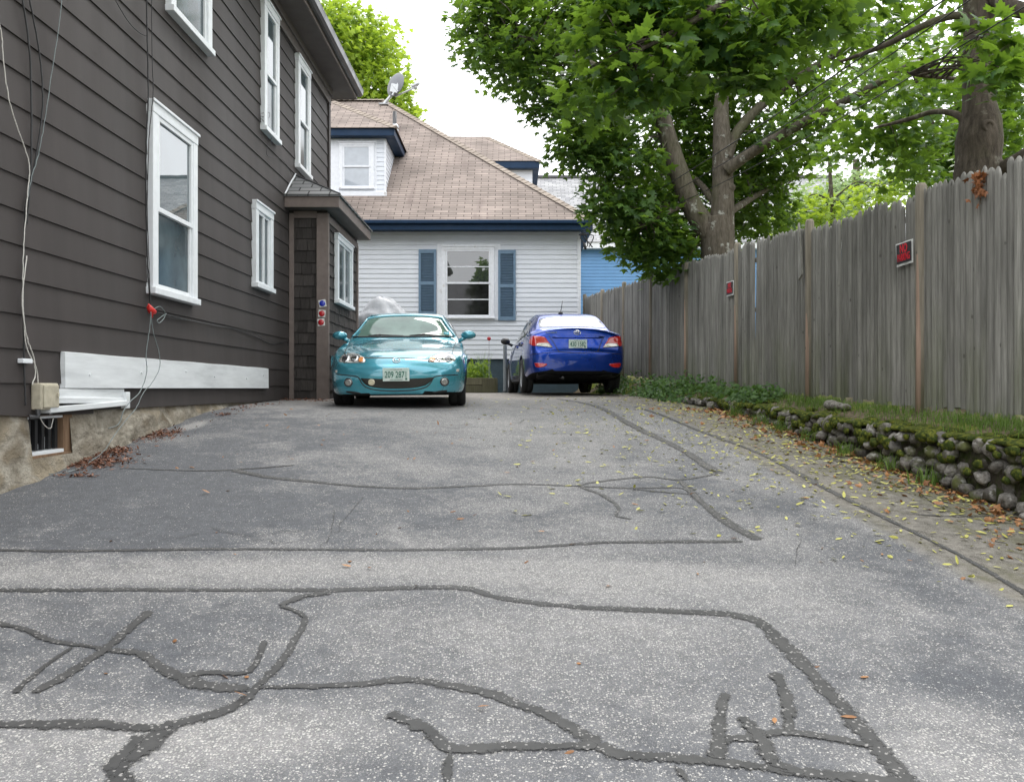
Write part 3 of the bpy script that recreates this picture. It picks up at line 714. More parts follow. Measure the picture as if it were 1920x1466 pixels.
b = MB(); b.box((-6.4, dy-.022, dz0), (dx-.20, dy-.003, dz1-.03)); b.box((-6.4, dy-.09, dz0-.08), (dx+.05, dy-.022, dz0+.03)); b.box((dx-.02, dy-.03, dz0), (dx+.028, dy+.02, dz1-.02)); b.build('trim', WTRIM, dm, bevel=.004)
BLIND = m_glass('blind_behind_glass', (.36, .39, .43), 1.8, .03, .1, 5)
for wx in (-4.13, -5.32):
    window(dm, frame_T((wx, dy-.022, 4.80), (1, 0, 0), (0, -1, 0)), .84, 1.14, .085, 'hung', WTRIM, (BLIND, BLIND), .04, .04)
b = MB(); ex_, ey_, ez_ = dx+.26, 20.38, 6.22; yb2 = yf_+(ez_-ez)/pit
b.box((-6.6, ey_, 6.03), (ex_, ey_+.24, 6.215)); b.box((dx+.02, ey_+.24, 6.03), (ex_, yb2-.1, 6.215)); b.build('fascia', NAVY, dm, bevel=.01)
hw = 1.85; pk = (ex_-hw, ey_+hw, ez_+hw*.68); yk = yf_+(pk[2]-ez)/pit
b = MB(); e2 = .05
b.quad([(ex_-2*hw, ey_-e2, ez_), (ex_+e2, ey_-e2, ez_), pk]); b.quad([(ex_+e2, ey_-e2, ez_), (ex_+e2, yb2+.1, ez_), (pk[0], yk+.1, pk[2]), pk]); b.quad([(ex_-2*hw, ey_-e2, ez_), pk, (pk[0], yk+.1, pk[2]), (ex_-2*hw, yb2+.1, ez_)])
b.quad([(ex_-2*hw, ey_-e2, ez_-.02), (ex_+e2, ey_-e2, ez_-.02), (ex_+e2, ey_-e2, ez_), (ex_-2*hw, ey_-e2, ez_)]); b.quad([(ex_+e2, ey_-e2, ez_-.02), (ex_+e2, yb2+.1, ez_-.02), (ex_+e2, yb2+.1, ez_), (ex_+e2, ey_-e2, ez_)])
dr = b.build('dormer_roof', ROOFB, dm, uv=True)
b = MB(); caps(b, (ex_+e2, ey_-e2, ez_+.015), Vector(pk)+Vector((0, 0, .015)), .12); b.build('ridge_cap', CAP, dr)
# side dormer on the right-hand slope
sy0, sy1, sx = 26.0, 29.2, .67
b = MB(); b.box((-2.6, sy0, 4.6), (sx, sy1, 6.66)); 
k = 0
while 4.6+k*.12 < 6.66:
    z0 = 4.6+k*.12; z1 = min(z0+.12, 6.66)
    b.add([(-2.6, sy0-.016, z0), (sx, sy0-.016, z0), (sx, sy0-.003, z1), (-2.6, sy0-.003, z1), (-2.6, sy0, z0), (sx, sy0, z0)], [(0, 1, 2, 3), (4, 5, 1, 0)]); k += 1
d2 = b.build('side_dormer', VINYL, wh)
b = MB(); b.box((-2.6, sy0-.25, 6.64), (sx+.2, sy0, 6.84)); b.box((sx, sy0, 6.64), (sx+.2, sy1+.25, 6.84)); b.build('fascia', NAVY, d2, bevel=.01)
b = MB(); e0, e1, ez3 = sy0-.28, sy1+.28, 6.85; hw = (e1-e0)/2; xr2 = sx+.23; pk = (xr2-hw*.9, (e0+e1)/2, 8.14)
b.quad([(-3.3, e0, ez3), (xr2, e0, ez3), pk, (-3.3, pk[1], pk[2])]); b.quad([(xr2, e0, ez3), (xr2, e1, ez3), pk]); b.quad([(xr2, e1, ez3), (-3.3, e1, ez3), (-3.3, pk[1], pk[2]), pk])
dr = b.build('dormer_roof', ROOFB, d2, uv=True)
b = MB(); caps(b, (xr2, e0, ez3+.015), Vector(pk)+Vector((0, 0, .015)), .12); b.build('ridge_cap', CAP, dr)
# vent pipe
vy = 23.55; vx = P(740, 0, vy).x; vz = roofz(vy)
b = MB(); b.lathe([(.12, vz-.15), (.115, vz+.12), (.075, vz+.17), (.055, vz+.17)], 16, c=(vx, vy, 0)); b.lathe([(.055, vz), (.055, vz+.52), (.045, vz+.52), (.045, vz+.3)], 16, 1, c=(vx, vy, 0)); b.build('vent_pipe', [METAL, DKMET], wh, smooth=True)
fix(wh)

# satellite dish
sd = thing('satellite_dish', 'grey satellite dish with feed arm on the tan roof ridge', 'satellite dish', tuple(P(720, 192, 25.0)))
L0 = sd.location
b = MB(); b.tube(spline([(0, 0, -.05), (.18, 0, .16), (.30, 0, .32), (.34, 0, .62)]), .045, 10); b.box((-.14, -.1, -.09), (.14, .1, -.05)); b.build('mast', METAL, sd, smooth=True)
dc = P(740, 158, 24.9)-L0; rot = Matrix.Rotation(R(-38), 4, 'Z') @ Matrix.Rotation(R(-12), 4, 'X')
b = MB(Matrix.Translation(dc) @ rot)
pr = [(0, .06), (.1, .055), (.2, .04), (.29, .012), (.36, -.03), (.37, -.04), (.36, -.045), (.28, 0), (.15, .035), (0, .045)]
vv_ = []; n_ = 32
for r_, h_ in pr:
    for j in range(n_): a = 2*math.pi*j/n_; vv_.append((r_*.92*math.cos(a), -h_, r_*math.sin(a)))
b.add(vv_, [(i*n_+j, i*n_+(j+1) % n_, (i+1)*n_+(j+1) % n_, (i+1)*n_+j) for i in range(len(pr)-1) for j in range(n_)]); b.build('reflector', mat('dish_grey', (.13, .135, .15), .5, .08, 4), sd, smooth=True)
b = MB(); b.box((dc.x-.10, dc.y-.16, dc.z-.30), (dc.x+.12, dc.y-.04, dc.z-.05), 0, 1, Matrix.Rotation(R(12), 3, 'Y')); b.tube([(dc.x-.05, dc.y-.14, dc.z-.38), (dc.x+.12, dc.y-.12, dc.z-.02)], .03, 8); b.tube([(dc.x+.12, dc.y-.16, dc.z-.28), (dc.x-.06, dc.y-.14, dc.z-.06)], .025, 8); b.build('bracket', METAL, sd, bevel=.01)
lb = P(780, 163, 24.6)-L0
b = MB(); b.tube([(dc.x+.02, dc.y, dc.z-.36), (lb.x-.15, lb.y, lb.z-.08), tuple(lb)], .025, 8); b.build('feed_arm', METAL, sd, smooth=True)
b = MB(); b.tube([lb+Vector((-.13, .02, .0)), lb+Vector((.02, -.02, .06)), lb+Vector((.1, -.05, .10))], [.04, .065, .045], 10); b.tube([lb+Vector((-.02, 0, -.08)), lb+Vector((.02, -.02, .06))], .035, 8); b.build('feed_horn', METAL, sd, smooth=True)

# blue house on the right
bl = thing('blue_house', 'blue vinyl house with pale grey shingle roof behind the white house', 'house', (3.5, 26, 0))
b = MB(); b.box((1.5, 26, -.3), (11, 34, 4.3))
k = 0
while k*.10 < 4.3:
    z0 = k*.10; b.add([(1.5, 25.984, z0), (11, 25.984, z0), (11, 25.997, z0+.1), (1.5, 25.997, z0+.1), (1.5, 26, z0), (11, 26, z0)], [(0, 1, 2, 3), (4, 5, 1, 0)], 0, random.uniform(.95, 1.05)); k += 1
b.build('wall', BLUEV, bl)
b = MB(); b.box((-1.5, 25.72, 4.22), (11.3, 25.76, 4.40)); b.box((-1.5, 25.76, 4.22), (11.3, 26, 4.25)); b.build('fascia', WHITE, bl)
b = MB(); b.quad([(-1.5, 25.68, 4.40), (11.3, 25.68, 4.40), (11.3, 29.6, 7.3), (-1.5, 29.6, 7.3)]); b.quad([(11.3, 34, 4.4), (-1.5, 34, 4.4), (-1.5, 29.6, 7.3), (11.3, 29.6, 7.3)]); b.quad([(11.3, 25.7, 4.4), (11.3, 33.9, 4.4), (11.3, 29.6, 7.28)]); b.quad([(-1.5, 33.9, 4.4), (-1.5, 25.7, 4.4), (-1.5, 29.6, 7.28)])
r_ = b.build('roof', ROOFG, bl, uv=True)
b = MB(); b.box((-1.5, 29.5, 7.27), (11.3, 29.7, 7.36)); b.build('ridge_cap', DKMET, r_)
fix(bl)

# ------------------------------------------------------------------ stockade fence
fn = thing('stockade_fence', 'long weathered grey stockade fence on the bank above the driveway', 'fence', (float(xf(10)), 10, float(zf(10))))
UD = Vector((-.12, 1, 0)).normalized(); ND = Vector((-1, -.12, 0)).normalized()
def fp(y, off=0, z=0): return Vector((float(xf(y)), y, z))+ND*off
posts = [3.2, 5.18, 7.16, 9.15, 11.15, 13.17, 15.1, 17.0, 18.9, 20.8]
def picket(mb, y, wd, z0, z1, tone, lean=0, yaw=0, tip=.06):
    n_ = 6; rr = wd/2; vs_ = []
    cur = random.uniform(-.004, .004)
    zs = [z0, z0+(z1-z0)*.5, z1-tip, z1-tip*.4, z1]; rs = [1, 1, 1, .72, .22]
    for zi, rs_ in zip(zs, rs):
        for j in range(n_):
            a = math.pi*j/(n_-1)
            f_ = (zi-z0)/(z1-z0)
            p = fp(y, 0, zi)+UD*(math.cos(a)*rr*rs_+lean*f_+cur*math.sin(f_*3.1))+ND*(math.sin(a)*rr*.62*rs_+yaw*f_)
            vs_.append(p)
    fs = [(i*n_+j, i*n_+j+1, (i+1)*n_+j+1, (i+1)*n_+j) for i in range(4) for j in range(n_-1)]+[tuple(4*n_+j for j in range(n_))]
    fs += [(i*n_+n_-1, i*n_, (i+1)*n_, (i+1)*n_+n_-1) for i in range(4)]
    mb.add(vs_, fs, 0, tone)
for a, c in zip(posts[:-1], posts[1:]):
    mb = MB(); y = a+.075; tl = random.uniform(-.02, .02); hh_ = random.uniform(-.02, .03)
    while y < c-.05:
        wd = random.uniform(.058, .088); yc = y+wd/2
        z0 = float(zf(yc))+random.uniform(-.02, .03); z1 = float(zf(yc))+1.83+hh_+tl*(yc-a)+random.uniform(-.03, .022)
        ln = random.uniform(-.004, .004); yw = random.uniform(-.006, .006)
        if random.random() < .05: z1 -= random.uniform(.03, .10)
        if abs(a-9.15) < .1 and yc-a > 1.35 and yc-a < 1.45: ln = -.05
        picket(mb, yc, wd*1.02, z0, z1, random.uniform(.72, 1.22), ln, yw, random.uniform(.03, .07)); y += wd+.001
    for h in (.3, 1.0, 1.62):
        p, q = fp(a+.05, -.03, float(zf(a))+h), fp(c-.05, -.03, float(zf(c))+h)
        mb.tube([p, q], .03, 6, 0, .6)
    mb.build('picket_panel', FENCEW, fn)
for i, y in enumerate(posts):
    mb = MB(); z0 = float(zf(y))-.12; z1 = float(zf(y))+1.83+random.uniform(.03, .07); r_ = .046
    mb.tube([fp(y, .014, z0), fp(y, .014, z0+1), fp(y, .014, z1-.03), fp(y, .014, z1)], [r_, r_, r_, r_*.72], 14, 0, random.uniform(.85, 1.1))
    mb.tube([fp(y-.01, .042, z0), fp(y-.012, .042, z0+.7), fp(y-.006, .040, z0+1.0+.2*(i % 3)), fp(y, .028, z0+1.15+.2*(i % 3))], [.026, .024, .020, .010], 12, 1, 1)
    mb.build('post', [POSTW, POSTR], fn, smooth=True)
mb = MB(); z0 = float(zf(9.2))
mb.add([fp(9.34, .06, z0+1.86), fp(9.30, .07, z0+1.88), fp(9.16, .10, z0+1.3), fp(9.24, .10, z0+1.25), fp(9.34, .045, z0+1.86), fp(9.30, .05, z0+1.88), fp(9.16, .08, z0+1.3), fp(9.24, .08, z0+1.25)],
       [(0, 1, 2, 3), (0, 4, 5, 1), (1, 5, 6, 2), (2, 6, 7, 3), (3, 7, 4, 0)]); mb.build('broken_picket', FENCEW, fn)
fix(fn)

def text_mesh(txt, size, material, T, name, parent=None, extrude=.001, sx=1.0, bold=0):
    cu = bpy.data.curves.new('t', 'FONT'); cu.body = txt; cu.size = size; cu.extrude = extrude; cu.align_x = 'CENTER'; cu.align_y = 'CENTER'; cu.offset = bold; cu.resolution_u = 3
    o = bpy.data.objects.new('t', cu); COL.objects.link(o); bpy.context.view_layer.update()
    me = bpy.data.meshes.new_from_object(o.evaluated_get(bpy.context.evaluated_depsgraph_get()))
    bpy.data.objects.remove(o); bpy.data.curves.remove(cu)
    me.transform(T @ Matrix.Diagonal((sx, 1, 1, 1))); me.materials.clear(); me.materials.append(material); me.name = name
    return link(name, me, parent)
SGB = mat('sign_black', (.012, .012, .013), .35, .3, 6); SGW = mat('sign_white', (.70, .70, .68), .4, .08, 6); SGR = mat('sign_red', (.62, .012, .03), .4, .12, 8)
def no_parking(yc, z0, z1, w, lab, tilt):
    o = thing('no_parking_sign', lab, 'sign', fp(yc, .05, (z0+z1)/2), (0, 0, 0), 'no parking signs on the fence')
    T = frame_T((0, 0, 0), -UD, ND) @ Matrix.Rotation(R(tilt), 4, 'Z'); h = z1-z0
    b = MB(T); n_ = 8
    vs_ = [(-w/2+w*i/n_, sg*h/2, .004*math.sin(i*1.3+sg)) for sg in (-1, 1) for i in range(n_+1)]
    b.add(vs_, [(i, i+1, n_+2+i, n_+1+i) for i in range(n_)]); b.build('plate', SGW, o)
    b = MB(T); b.box((-w*.44, -h*.41, .005), (w*.44, h*.43, .007)); b.build('panel', SGB, o)
    text_mesh('NO', h*.50, SGR, T @ Matrix.Translation((0, h*.20, .009)), 'lettering', o, .001, .70*w/h/1.25*1.0, .003)
    text_mesh('PARKING', h*.44, SGR, T @ Matrix.Translation((0, -h*.17, .009)), 'lettering', o, .001, .44*w/h/1.25*1.15, .0012)
    return o
no_parking(7.345, 1.06, 1.262, .25, 'larger looking red on black NO PARKING sign nearest the camera', 2)
no_parking(11.32, 1.225, 1.418, .25, 'more distant NO PARKING sign half hidden beside a middle fence post', -1)

# ------------------------------------------------------------------ stone wall
def m_cobble():
    t = NT('mossy_cobble'); v = t.coord(); n1 = t.noise(v, 9, 6); n2 = t.noise(v, 40, 4)
    c = t.mix(t.rng(n2, .3, .7), (.075, .068, .058), (.25, .235, .215)); c = t.mix(1.0, c, t.grey(t.attr()), 'MULTIPLY')
    c = t.mix(t.rng(n1, .50, .62, 0, .85), c, t.mix(t.rng(t.noise(v, 5, 3), .45, .55), (.055, .050, .035), (.075, .085, .02))); c = t.mix(t.rng(t.noise(v, 16, 5), .6, .68, 0, .6), c, (.48, .47, .44))
    t.set(Base_Color=c, Roughness=.9); t.p.inputs['Specular IOR Level'].default_value = .2; t.bump(n2, .6, .008); return t.mat
COBBLE = m_cobble()
sw = thing('stone_wall', 'low mossy cobblestone retaining wall under the fence', 'wall', (float(xw(7)), 7, float(gz(xw(7), 7))))
import bmesh
bm = bmesh.new(); bmesh.ops.create_icosphere(bm, subdivisions=2, radius=1); IV = np.array([v.co for v in bm.verts]); IF = [tuple(v.index for v in f.verts) for f in bm.faces]; bm.free()
b = MB(); WD = Vector((-.12, 1, 0)).normalized(); y = 2.6
while y < 12.0:
    zb, zt = float(gz(xw(y), y)), float(zw(y)); h = max(zt-zb, .05); rows = max(1, int(round(h/.095)))
    for r_ in range(rows):
        for q in range(1):
            yc = y+random.uniform(-.03, .03)+(.06 if r_ % 2 else 0); rz_ = h/rows*.56*random.uniform(.60, 1.2); ry = random.uniform(.034, .066)
            if r_ < rows-1 and random.random() < .14: continue
            if r_ == rows-1: ry *= 1.15
            zc = zb+h*(r_+.5)/rows+random.uniform(-.028, .028)
            seed = random.uniform(0, 90); rot = Matrix.Rotation(random.uniform(-.5, .5), 3, 'X')
            c_ = Vector((float(xw(yc))+.012-.05*(1-(r_+.5)/rows)+random.uniform(-.03, .022), yc, zc)); vs_ = []
            for p in IV:
                p = Vector(p); k_ = 1+.5*mn.noise(p*1.3+Vector((seed, 0, 0)))+.28*mn.noise(p*2.9+Vector((0, seed, 0)))
                p = rot @ Vector((p.x*.064*k_, p.y*ry*k_, p.z*rz_*k_)); vs_.append(c_+p)
            b.add(vs_, IF, 0, random.uniform(.6, 1.35))
    y += random.uniform(.085, .118)
b.build('cobble', COBBLE, sw, smooth=True)
MORT = mat('dark_wall_mortar', (.055, .048, .036), .95, .4, 14, bump=1, bscale=30, bdist=.03, col2=(.040, .052, .016), c2=(.45, .6), spec=.1)
b = MB(); yy = np.arange(1.0, 12.4, .1); vs_ = []
for y in yy:
    zb, zt = float(gz(xw(y), y))-.06, float(zw(y))
    for f_ in (0, .33, .66, .93, 1.0):
        vs_.append((float(xw(y))+.01-.05*(1-f_)+(.12 if f_ == 1 else 0)+random.uniform(-.015, .015), float(y), zb+(zt-zb)*min(f_, .97)+random.uniform(-.01, .01)))
b.add(vs_, [(j*5+i, j*5+i+1, (j+1)*5+i+1, (j+1)*5+i) for j in range(len(yy)-1) for i in range(4)]); b.build('mortar', MORT, sw, smooth=True)
MOSS = mat('moss_cushion', (.042, .060, .014), .95, .35, 30, bump=1, bscale=160, bdist=.01, col2=(.17, .18, .030), c2=(.45, .66), spec=.1)
b = MB()
for i in range(120):
    y = random.uniform(3, 11.5); s_ = random.uniform(.05, .14); o_ = random.uniform(.0, .26)*random.random()+.02; seed = random.uniform(0, 99)
    zt = float(zw(y)); a_ = max(0, (o_-.1)/.45); z = zt*(1-a_)+float(zf(y)-.02)*a_
    vs_ = []
    for p in IV:
        p = Vector(p); k_ = 1+.4*mn.noise(p*1.6+Vector((seed, 0, 0))); vs_.append((float(xw(y))+o_+p.x*s_*.8*k_, y+p.y*s_*1.3*k_, z-.004+max(p.z, -.3)*.032*k_))
    b.add(vs_, IF)
for i in range(90):
    y = random.uniform(3.6, 10.5); zb, zt = float(gz(xw(y), y)), float(zw(y)); f_ = random.uniform(.25, 1.0)**.6; s_ = random.uniform(.025, .065); seed = random.uniform(0, 99); vs_ = []
    for p in IV:
        p = Vector(p); k_ = 1+.5*mn.noise(p*1.8+Vector((seed, 0, 0))); vs_.append((float(xw(y))-.055-.04*(1-f_)+p.x*s_*.55*k_, y+p.y*s_*1.2*k_, zb+(zt-zb)*f_+p.z*s_*.7*k_))
    b.add(vs_, IF)
b.build('moss', MOSS, sw, smooth=True)
for (px, py, D, s_) in ((1594, 765, 8.3, .06), (1580, 770, 8.2, .05), (1615, 770, 8.05, .045)):
    p0 = P(px, py, D); p0.x = float(xw(D))+.28; p0.z = float(zf(D))*.5+float(zw(D))*.5+s_*.4; vs_ = []
    for p in IV:
        p = Vector(p); k_ = 1+.25*mn.noise(p*1.1+Vector((px, 0, 0))); vs_.append(p0+Vector((p.x*s_*1.3*k_, p.y*s_*1.6*k_, p.z*s_*.8*k_)))
    b = MB(); b.add(vs_, IF, 0, 1.3); o = b.build('loose_stone', COBBLE, None, smooth=True)
    setprops(o, 'pale loose stone lying on the mossy bank below the fence', 'stone', 'loose stones on the bank')
fix(sw)
# ------------------------------------------------------------------ cars
CHROME = mat('chrome', (.62, .63, .64), .12, .05, 5, metal=1)
HLAMP = mat('headlamp_lens', (.50, .50, .48), .06, .35, 30, metal=.55, coat=1)
AMBER = mat('amber_lens', (.62, .24, .07), .1, .2, 30, coat=1)
LAMPDK = mat('lamp_dark_ring', (.05, .05, .055), .15, .3, 20, metal=.4, coat=1)
REDL = mat('red_lamp_lens', (.50, .012, .010), .08, .25, 25, coat=1)
CLRL = mat('clear_lamp_lens', (.55, .52, .48), .08, .3, 25, metal=.3, coat=1)
PLATE = mat('plate_pale_green', (.62, .69, .64), .4, .08, 14, col2=(.52, .64, .58), c2=(.45, .6))
PLTXT = mat('plate_dark_green', (.02, .13, .09), .5, .05, 10)
UNDER = mat('black_underbody', (.008, .008, .008), .85, .2, 8, spec=.15)
WSHLD = m_glass('tinted_car_glass', (.10, .165, .138), 1.7, .015, .4, 3)
RGLASS = m_glass('rear_car_glass', (.035, .04, .045), 2.5, .012, .2, 3)
SGLASS = m_glass('side_car_glass', (.025, .028, .032), 1.8, .02, .2, 3)
MESHG = None
def m_grille():
    t = NT('grille_mesh'); v = t.coord((1, 1, 1)); x = t.xyz(v)
    a = t.math('ADD', x[0], t.math('MULTIPLY', x[2], 1.0)); c = t.math('SUBTRACT', x[0], t.math('MULTIPLY', x[2], 1.0))
    s1 = t.math('ABSOLUTE', t.math('SINE', t.math('MULTIPLY', a, 150))); s2 = t.math('ABSOLUTE', t.math('SINE', t.math('MULTIPLY', c, 150)))
    m_ = t.math('MINIMUM', s1, s2); c = t.mix(t.rng(m_, .18, .36), (.11, .105, .09), (.004, .004, .004))
    t.set(Base_Color=c, Roughness=.6, Metallic=0); t.p.inputs['Specular IOR Level'].default_value = .2; return t.mat
MESHG = m_grille()
TEAL = m_paint('teal_metallic_paint', (.05, .285, .365), .12, .45, .22)
BLUEP = m_paint('blue_metallic_paint', (.002, .036, .29), .12, .78, .28, 1.36)

def car_body(keys, L, arches, wid, nst=150, ncap=7, capz=(.36, .6), bulge=(.02, .015)):
    ky = np.array([k['y'] for k in keys]); prof = []
    for k in keys:
        w, ws, zb, zw_, zs, zt = k['w'], k['ws'], k['zb'], k['zw'], k['zs'], k['zt']
        p = [(0, zb), (.5*w, zb), (.84*w, zb), (.95*w, zb+.035), (.985*w, zb+.12), (w, zw_), (.5*(w+ws)+.010, .5*(zw_+zs)+.01), (ws, zs)]
        if 'wr' in k:
            wb, zbl, wr, zr = k['wb'], k['zbelt'], k['wr'], k['zr']
            p += [(wb, zbl), (.5*(wb+wr)+.022, .5*(zbl+zr)), (wr, zr), (wr*.90, zr+.62*(zt-zr)), (wr*.5, zr+.93*(zt-zr)), (0, zt)]
        else:
            for f_ in (.955, .88, .77, .6, .33, 0): p.append((ws*f_, zs+(zt-zs)*(1-f_**2.4)))
        prof.append(np.array(p).ravel())
    prof = np.array(prof)
    yq = np.unique(np.concatenate([np.linspace(0, L, nst), np.linspace(0, .35, 22), np.linspace(L-.35, L, 24)]))
    Q = pchip(ky, prof, yq).reshape(len(yq), -1, 2)
    # densify round the profile
    tq = np.linspace(0, Q.shape[1]-1, (Q.shape[1]-1)*3+1)
    Qm = np.concatenate([Q, Q[:, -2:-4:-1]*np.array([-1, 1])], 1)
    Q = np.stack([pchip(np.arange(Qm.shape[1]), q, tq) for q in Qm])
    npf = Q.shape[1]; under = 3*3
    dark = np.zeros((len(yq), npf), bool)
    for i, y in enumerate(yq):
        for (yc, zc, ra) in arches:
            d = abs(y-yc)
            if d < ra:
                za = zc+math.sqrt(ra*ra-d*d)
                for j in range(npf):
                    x, z = Q[i, j]
                    if x > wid-.30 and z < za and j < 7*3: Q[i, j, 1] = za; dark[i, j] = j <= 4*3
    rows = []
    for i, y in enumerate(yq):
        r_ = [(x, y, z) for x, z in Q[i]]; rows.append([(-x, yy_, z) for x, yy_, z in r_[::-1]][:-1]+r_[:-1])
    n = len(rows[0])
    # end caps
    def cap(row, yv, zc, dirn, bl):
        out = []
        for k in range(1, ncap+1):
            f_ = 1-k/ncap; out.append([(x*f_, yv+dirn*bl*(1-f_*f_), zc+(z-zc)*f_) for x, _, z in row])
        return out
    c0 = cap(rows[0], 0, capz[0], -1, bulge[0]); c1 = cap(rows[-1], L, capz[1], 1, bulge[1])
    allr = c0[::-1]+rows+c1
    V = [p for r_ in allr for p in r_]; Fc = []; M_ = []
    off0 = len(c0)
    for i in range(len(allr)-1):
        for j in range(n-1):
            Fc.append((i*n+j, i*n+j+1, (i+1)*n+j+1, (i+1)*n+j))
            hj = (npf-1-j if j < npf-1 else j-npf+1); st = i-off0
            dk = (hj < under and 0 <= st < len(yq)) or (0 <= st < len(yq) and hj < npf and dark[st, min(hj, npf-1)])
            M_.append(1 if dk else 0)
        Fc.append((i*n+n-1, i*n, (i+1)*n, (i+1)*n+n-1)); M_.append(0)
    return V, Fc, M_

class Car:
    def __init__(s, root, V, Fc, M_, paint):
        s.root = root; b = MB(); b.v = V; b.f = Fc; b.m = M_; b.t = [1.0]*len(Fc)
        s.body = b.build('body', [paint, UNDER], root, smooth=True); s.bvh = BVHTree.FromPolygons(V, Fc)
    def hit(s, a, c, ax):
        o, d = {'front': (Vector((a, -3, c)), Vector((0, 1, 0))), 'rear': (Vector((a, 9, c)), Vector((0, -1, 0))),
                'left': (Vector((-4, a, c)), Vector((1, 0, 0))), 'right': (Vector((4, a, c)), Vector((-1, 0, 0))), 'top': (Vector((a, c, 4)), Vector((0, 0, -1)))}[ax]
        h = s.bvh.ray_cast(o, d)
        if h[0] is None:
            q = s.bvh.find_nearest(o+d*3); return q[0], q[1], d
        return h[0], h[1], d
    def patch(s, name, poly, ax, m, off=.004, dome=0, rings=6, parent=None, n=48, smooth=True, label=None, closed=True):
        pts = spline([(*p, 0) for p in poly]+[(*poly[0], 0)], 6) if smooth else [Vector((*p, 0)) for p in poly]
        if not smooth:
            q = []
            for i, p in enumerate(pts):
                c = pts[(i+1) % len(pts)]; k = max(2, int((c-p).length/.05)); q += [p+(c-p)*t/k for t in range(k)]
            pts = q
        else: pts = pts[:-1]
        c = sum(pts, Vector())/len(pts); vs_ = []; N = len(pts)
        for r_ in range(rings+1):
            f_ = 1-r_/rings
            for p in pts:
                q = c+(p-c)*f_; h, nr, d = s.hit(q.x, q.y, ax); vs_.append(h+nr*(off+dome*(1-f_*f_)) if nr.dot(d) < 0 else h-d*(off))
        for p in pts:
            h, nr, d = s.hit(p.x, p.y, ax); vs_.append(h+d*.004)
        fs = [(r_*N+i, r_*N+(i+1) % N, (r_+1)*N+(i+1) % N, (r_+1)*N+i) for r_ in range(rings) for i in range(N)]
        k = (rings+1)*N; fs += [(k+i, k+(i+1) % N, (i+1) % N, i) for i in range(N)]
        b = MB(); b.add(vs_, fs); o = b.build(name, m, parent or s.root, smooth=True)
        if label: o['label'] = label
        return o
    def strip(s, mb, pts, w, ax, off=.003, mat_=0):
        g = spline([(*p, 0) for p in pts], 8) if len(pts) > 2 else [Vector((*pts[0], 0)).lerp(Vector((*pts[1], 0)), t/10) for t in range(11)]
        n_ = len(g); vs_ = []
        for i, p in enumerate(g):
            d = g[min(i+1, n_-1)]-g[max(i-1, 0)]; d.normalize(); q = Vector((-d.y, d.x, 0))*w/2
            for sg in (-1, 1):
                r_ = p+q*sg; h, nr, dd = s.hit(r_.x, r_.y, ax); vs_.append(h-dd*off)
        mb.add(vs_, [(2*i, 2*i+1, 2*i+3, 2*i+2) for i in range(n_-1)], mat_)
def circ(cx, cz, rx, rz=None, n=16): return [(cx+rx*math.cos(2*math.pi*i/n), cz+(rz or rx)*math.sin(2*math.pi*i/n)) for i in range(n)]
def wheel(root, x, y, r, w, side, steer=0, spokes=5, rimm=None):
    o = thing('wheel', None, None, (x, y, r), (0, 0, R(steer))); o.parent = root
    b = MB(); h = w/2; rr = r*.66
    b.lathe([(rr, -h*.85), (rr+.02, -h*.98), (r*.9, -h*1.03), (r*.97, -h*.93), (r, -h*.72), (r, -h*.1), (r-.008, -h*.09), (r-.008, h*.09), (r, h*.1), (r, h*.72), (r*.97, h*.93), (r*.9, h*1.03), (rr+.02, h*.98), (rr, h*.85)], 40, 0, 'X'); b.build('tyre', RUBBER, o, smooth=True)
    b = MB(); f = side
    b.lathe([(rr, -h*.8), (rr*.97, f*h*.2), (rr*.99, f*h*.86), (rr, f*h*.88)], 36, 0, 'X')
    b.lathe([(.001, f*h*.72), (.06, f*h*.74), (.075, f*h*.62), (.09, f*h*.4)], 24, 0, 'X')
    for k in range(spokes):
        a = 2*math.pi*k/spokes; rt = Matrix.Rotation(a, 4, 'X'); b.T = rt
        b.add([(f*h*.66, -.028, .04), (f*h*.66, .028, .04), (f*h*.80, .045, rr*.98), (f*h*.80, -.045, rr*.98), (f*h*.4, -.028, .04), (f*h*.4, .028, .04), (f*h*.5, .045, rr*.98), (f*h*.5, -.045, rr*.98)], [(0, 1, 2, 3), (0, 4, 5, 1), (1, 5, 6, 2), (3, 2, 6, 7), (0, 3, 7, 4)])
        b.T = Matrix()
    b.build('rim', rimm or METAL, o, smooth=False)
    b = MB(); b.lathe([(.001, f*h*.2), (rr*.95, f*h*.2)], 24, 0, 'X'); b.build('brake_disc', DKMET, o)
    return o
def plate(root, T, txt, tiny=True):
    w, h = .305, .152
    b = MB(T); b.box((-w/2, -h/2, 0), (w/2, h/2, .006)); o = b.build('licence_plate', PLATE, root, bevel=.004)
    text_mesh(txt, .105, PLTXT, T @ Matrix.Translation((0, -.004, .008)), 'lettering', o, .0006, .66, .0015)
    text_mesh('LIVE FREE OR DIE', .017, DKMET, T @ Matrix.Translation((0, .058, .008)), 'lettering', o, .0004, 1.05)
    text_mesh('NEW HAMPSHIRE', .019, DKMET, T @ Matrix.Translation((0, -.060, .008)), 'lettering', o, .0004, 1.0)
    b = MB(T); b.box((.105, -.062, .006), (.128, -.040, .0085)); b.build('sticker', PLTXT, o)
    return o
def ring_tube(cx, cz, rx, rz, car, ax, r, n=28):
    pts = []
    for i in range(n+1):
        a = 2*math.pi*i/n; h, nr, d = car.hit(cx+rx*math.cos(a), cz+rz*math.sin(a), ax); pts.append(h-d*.006)
    return pts

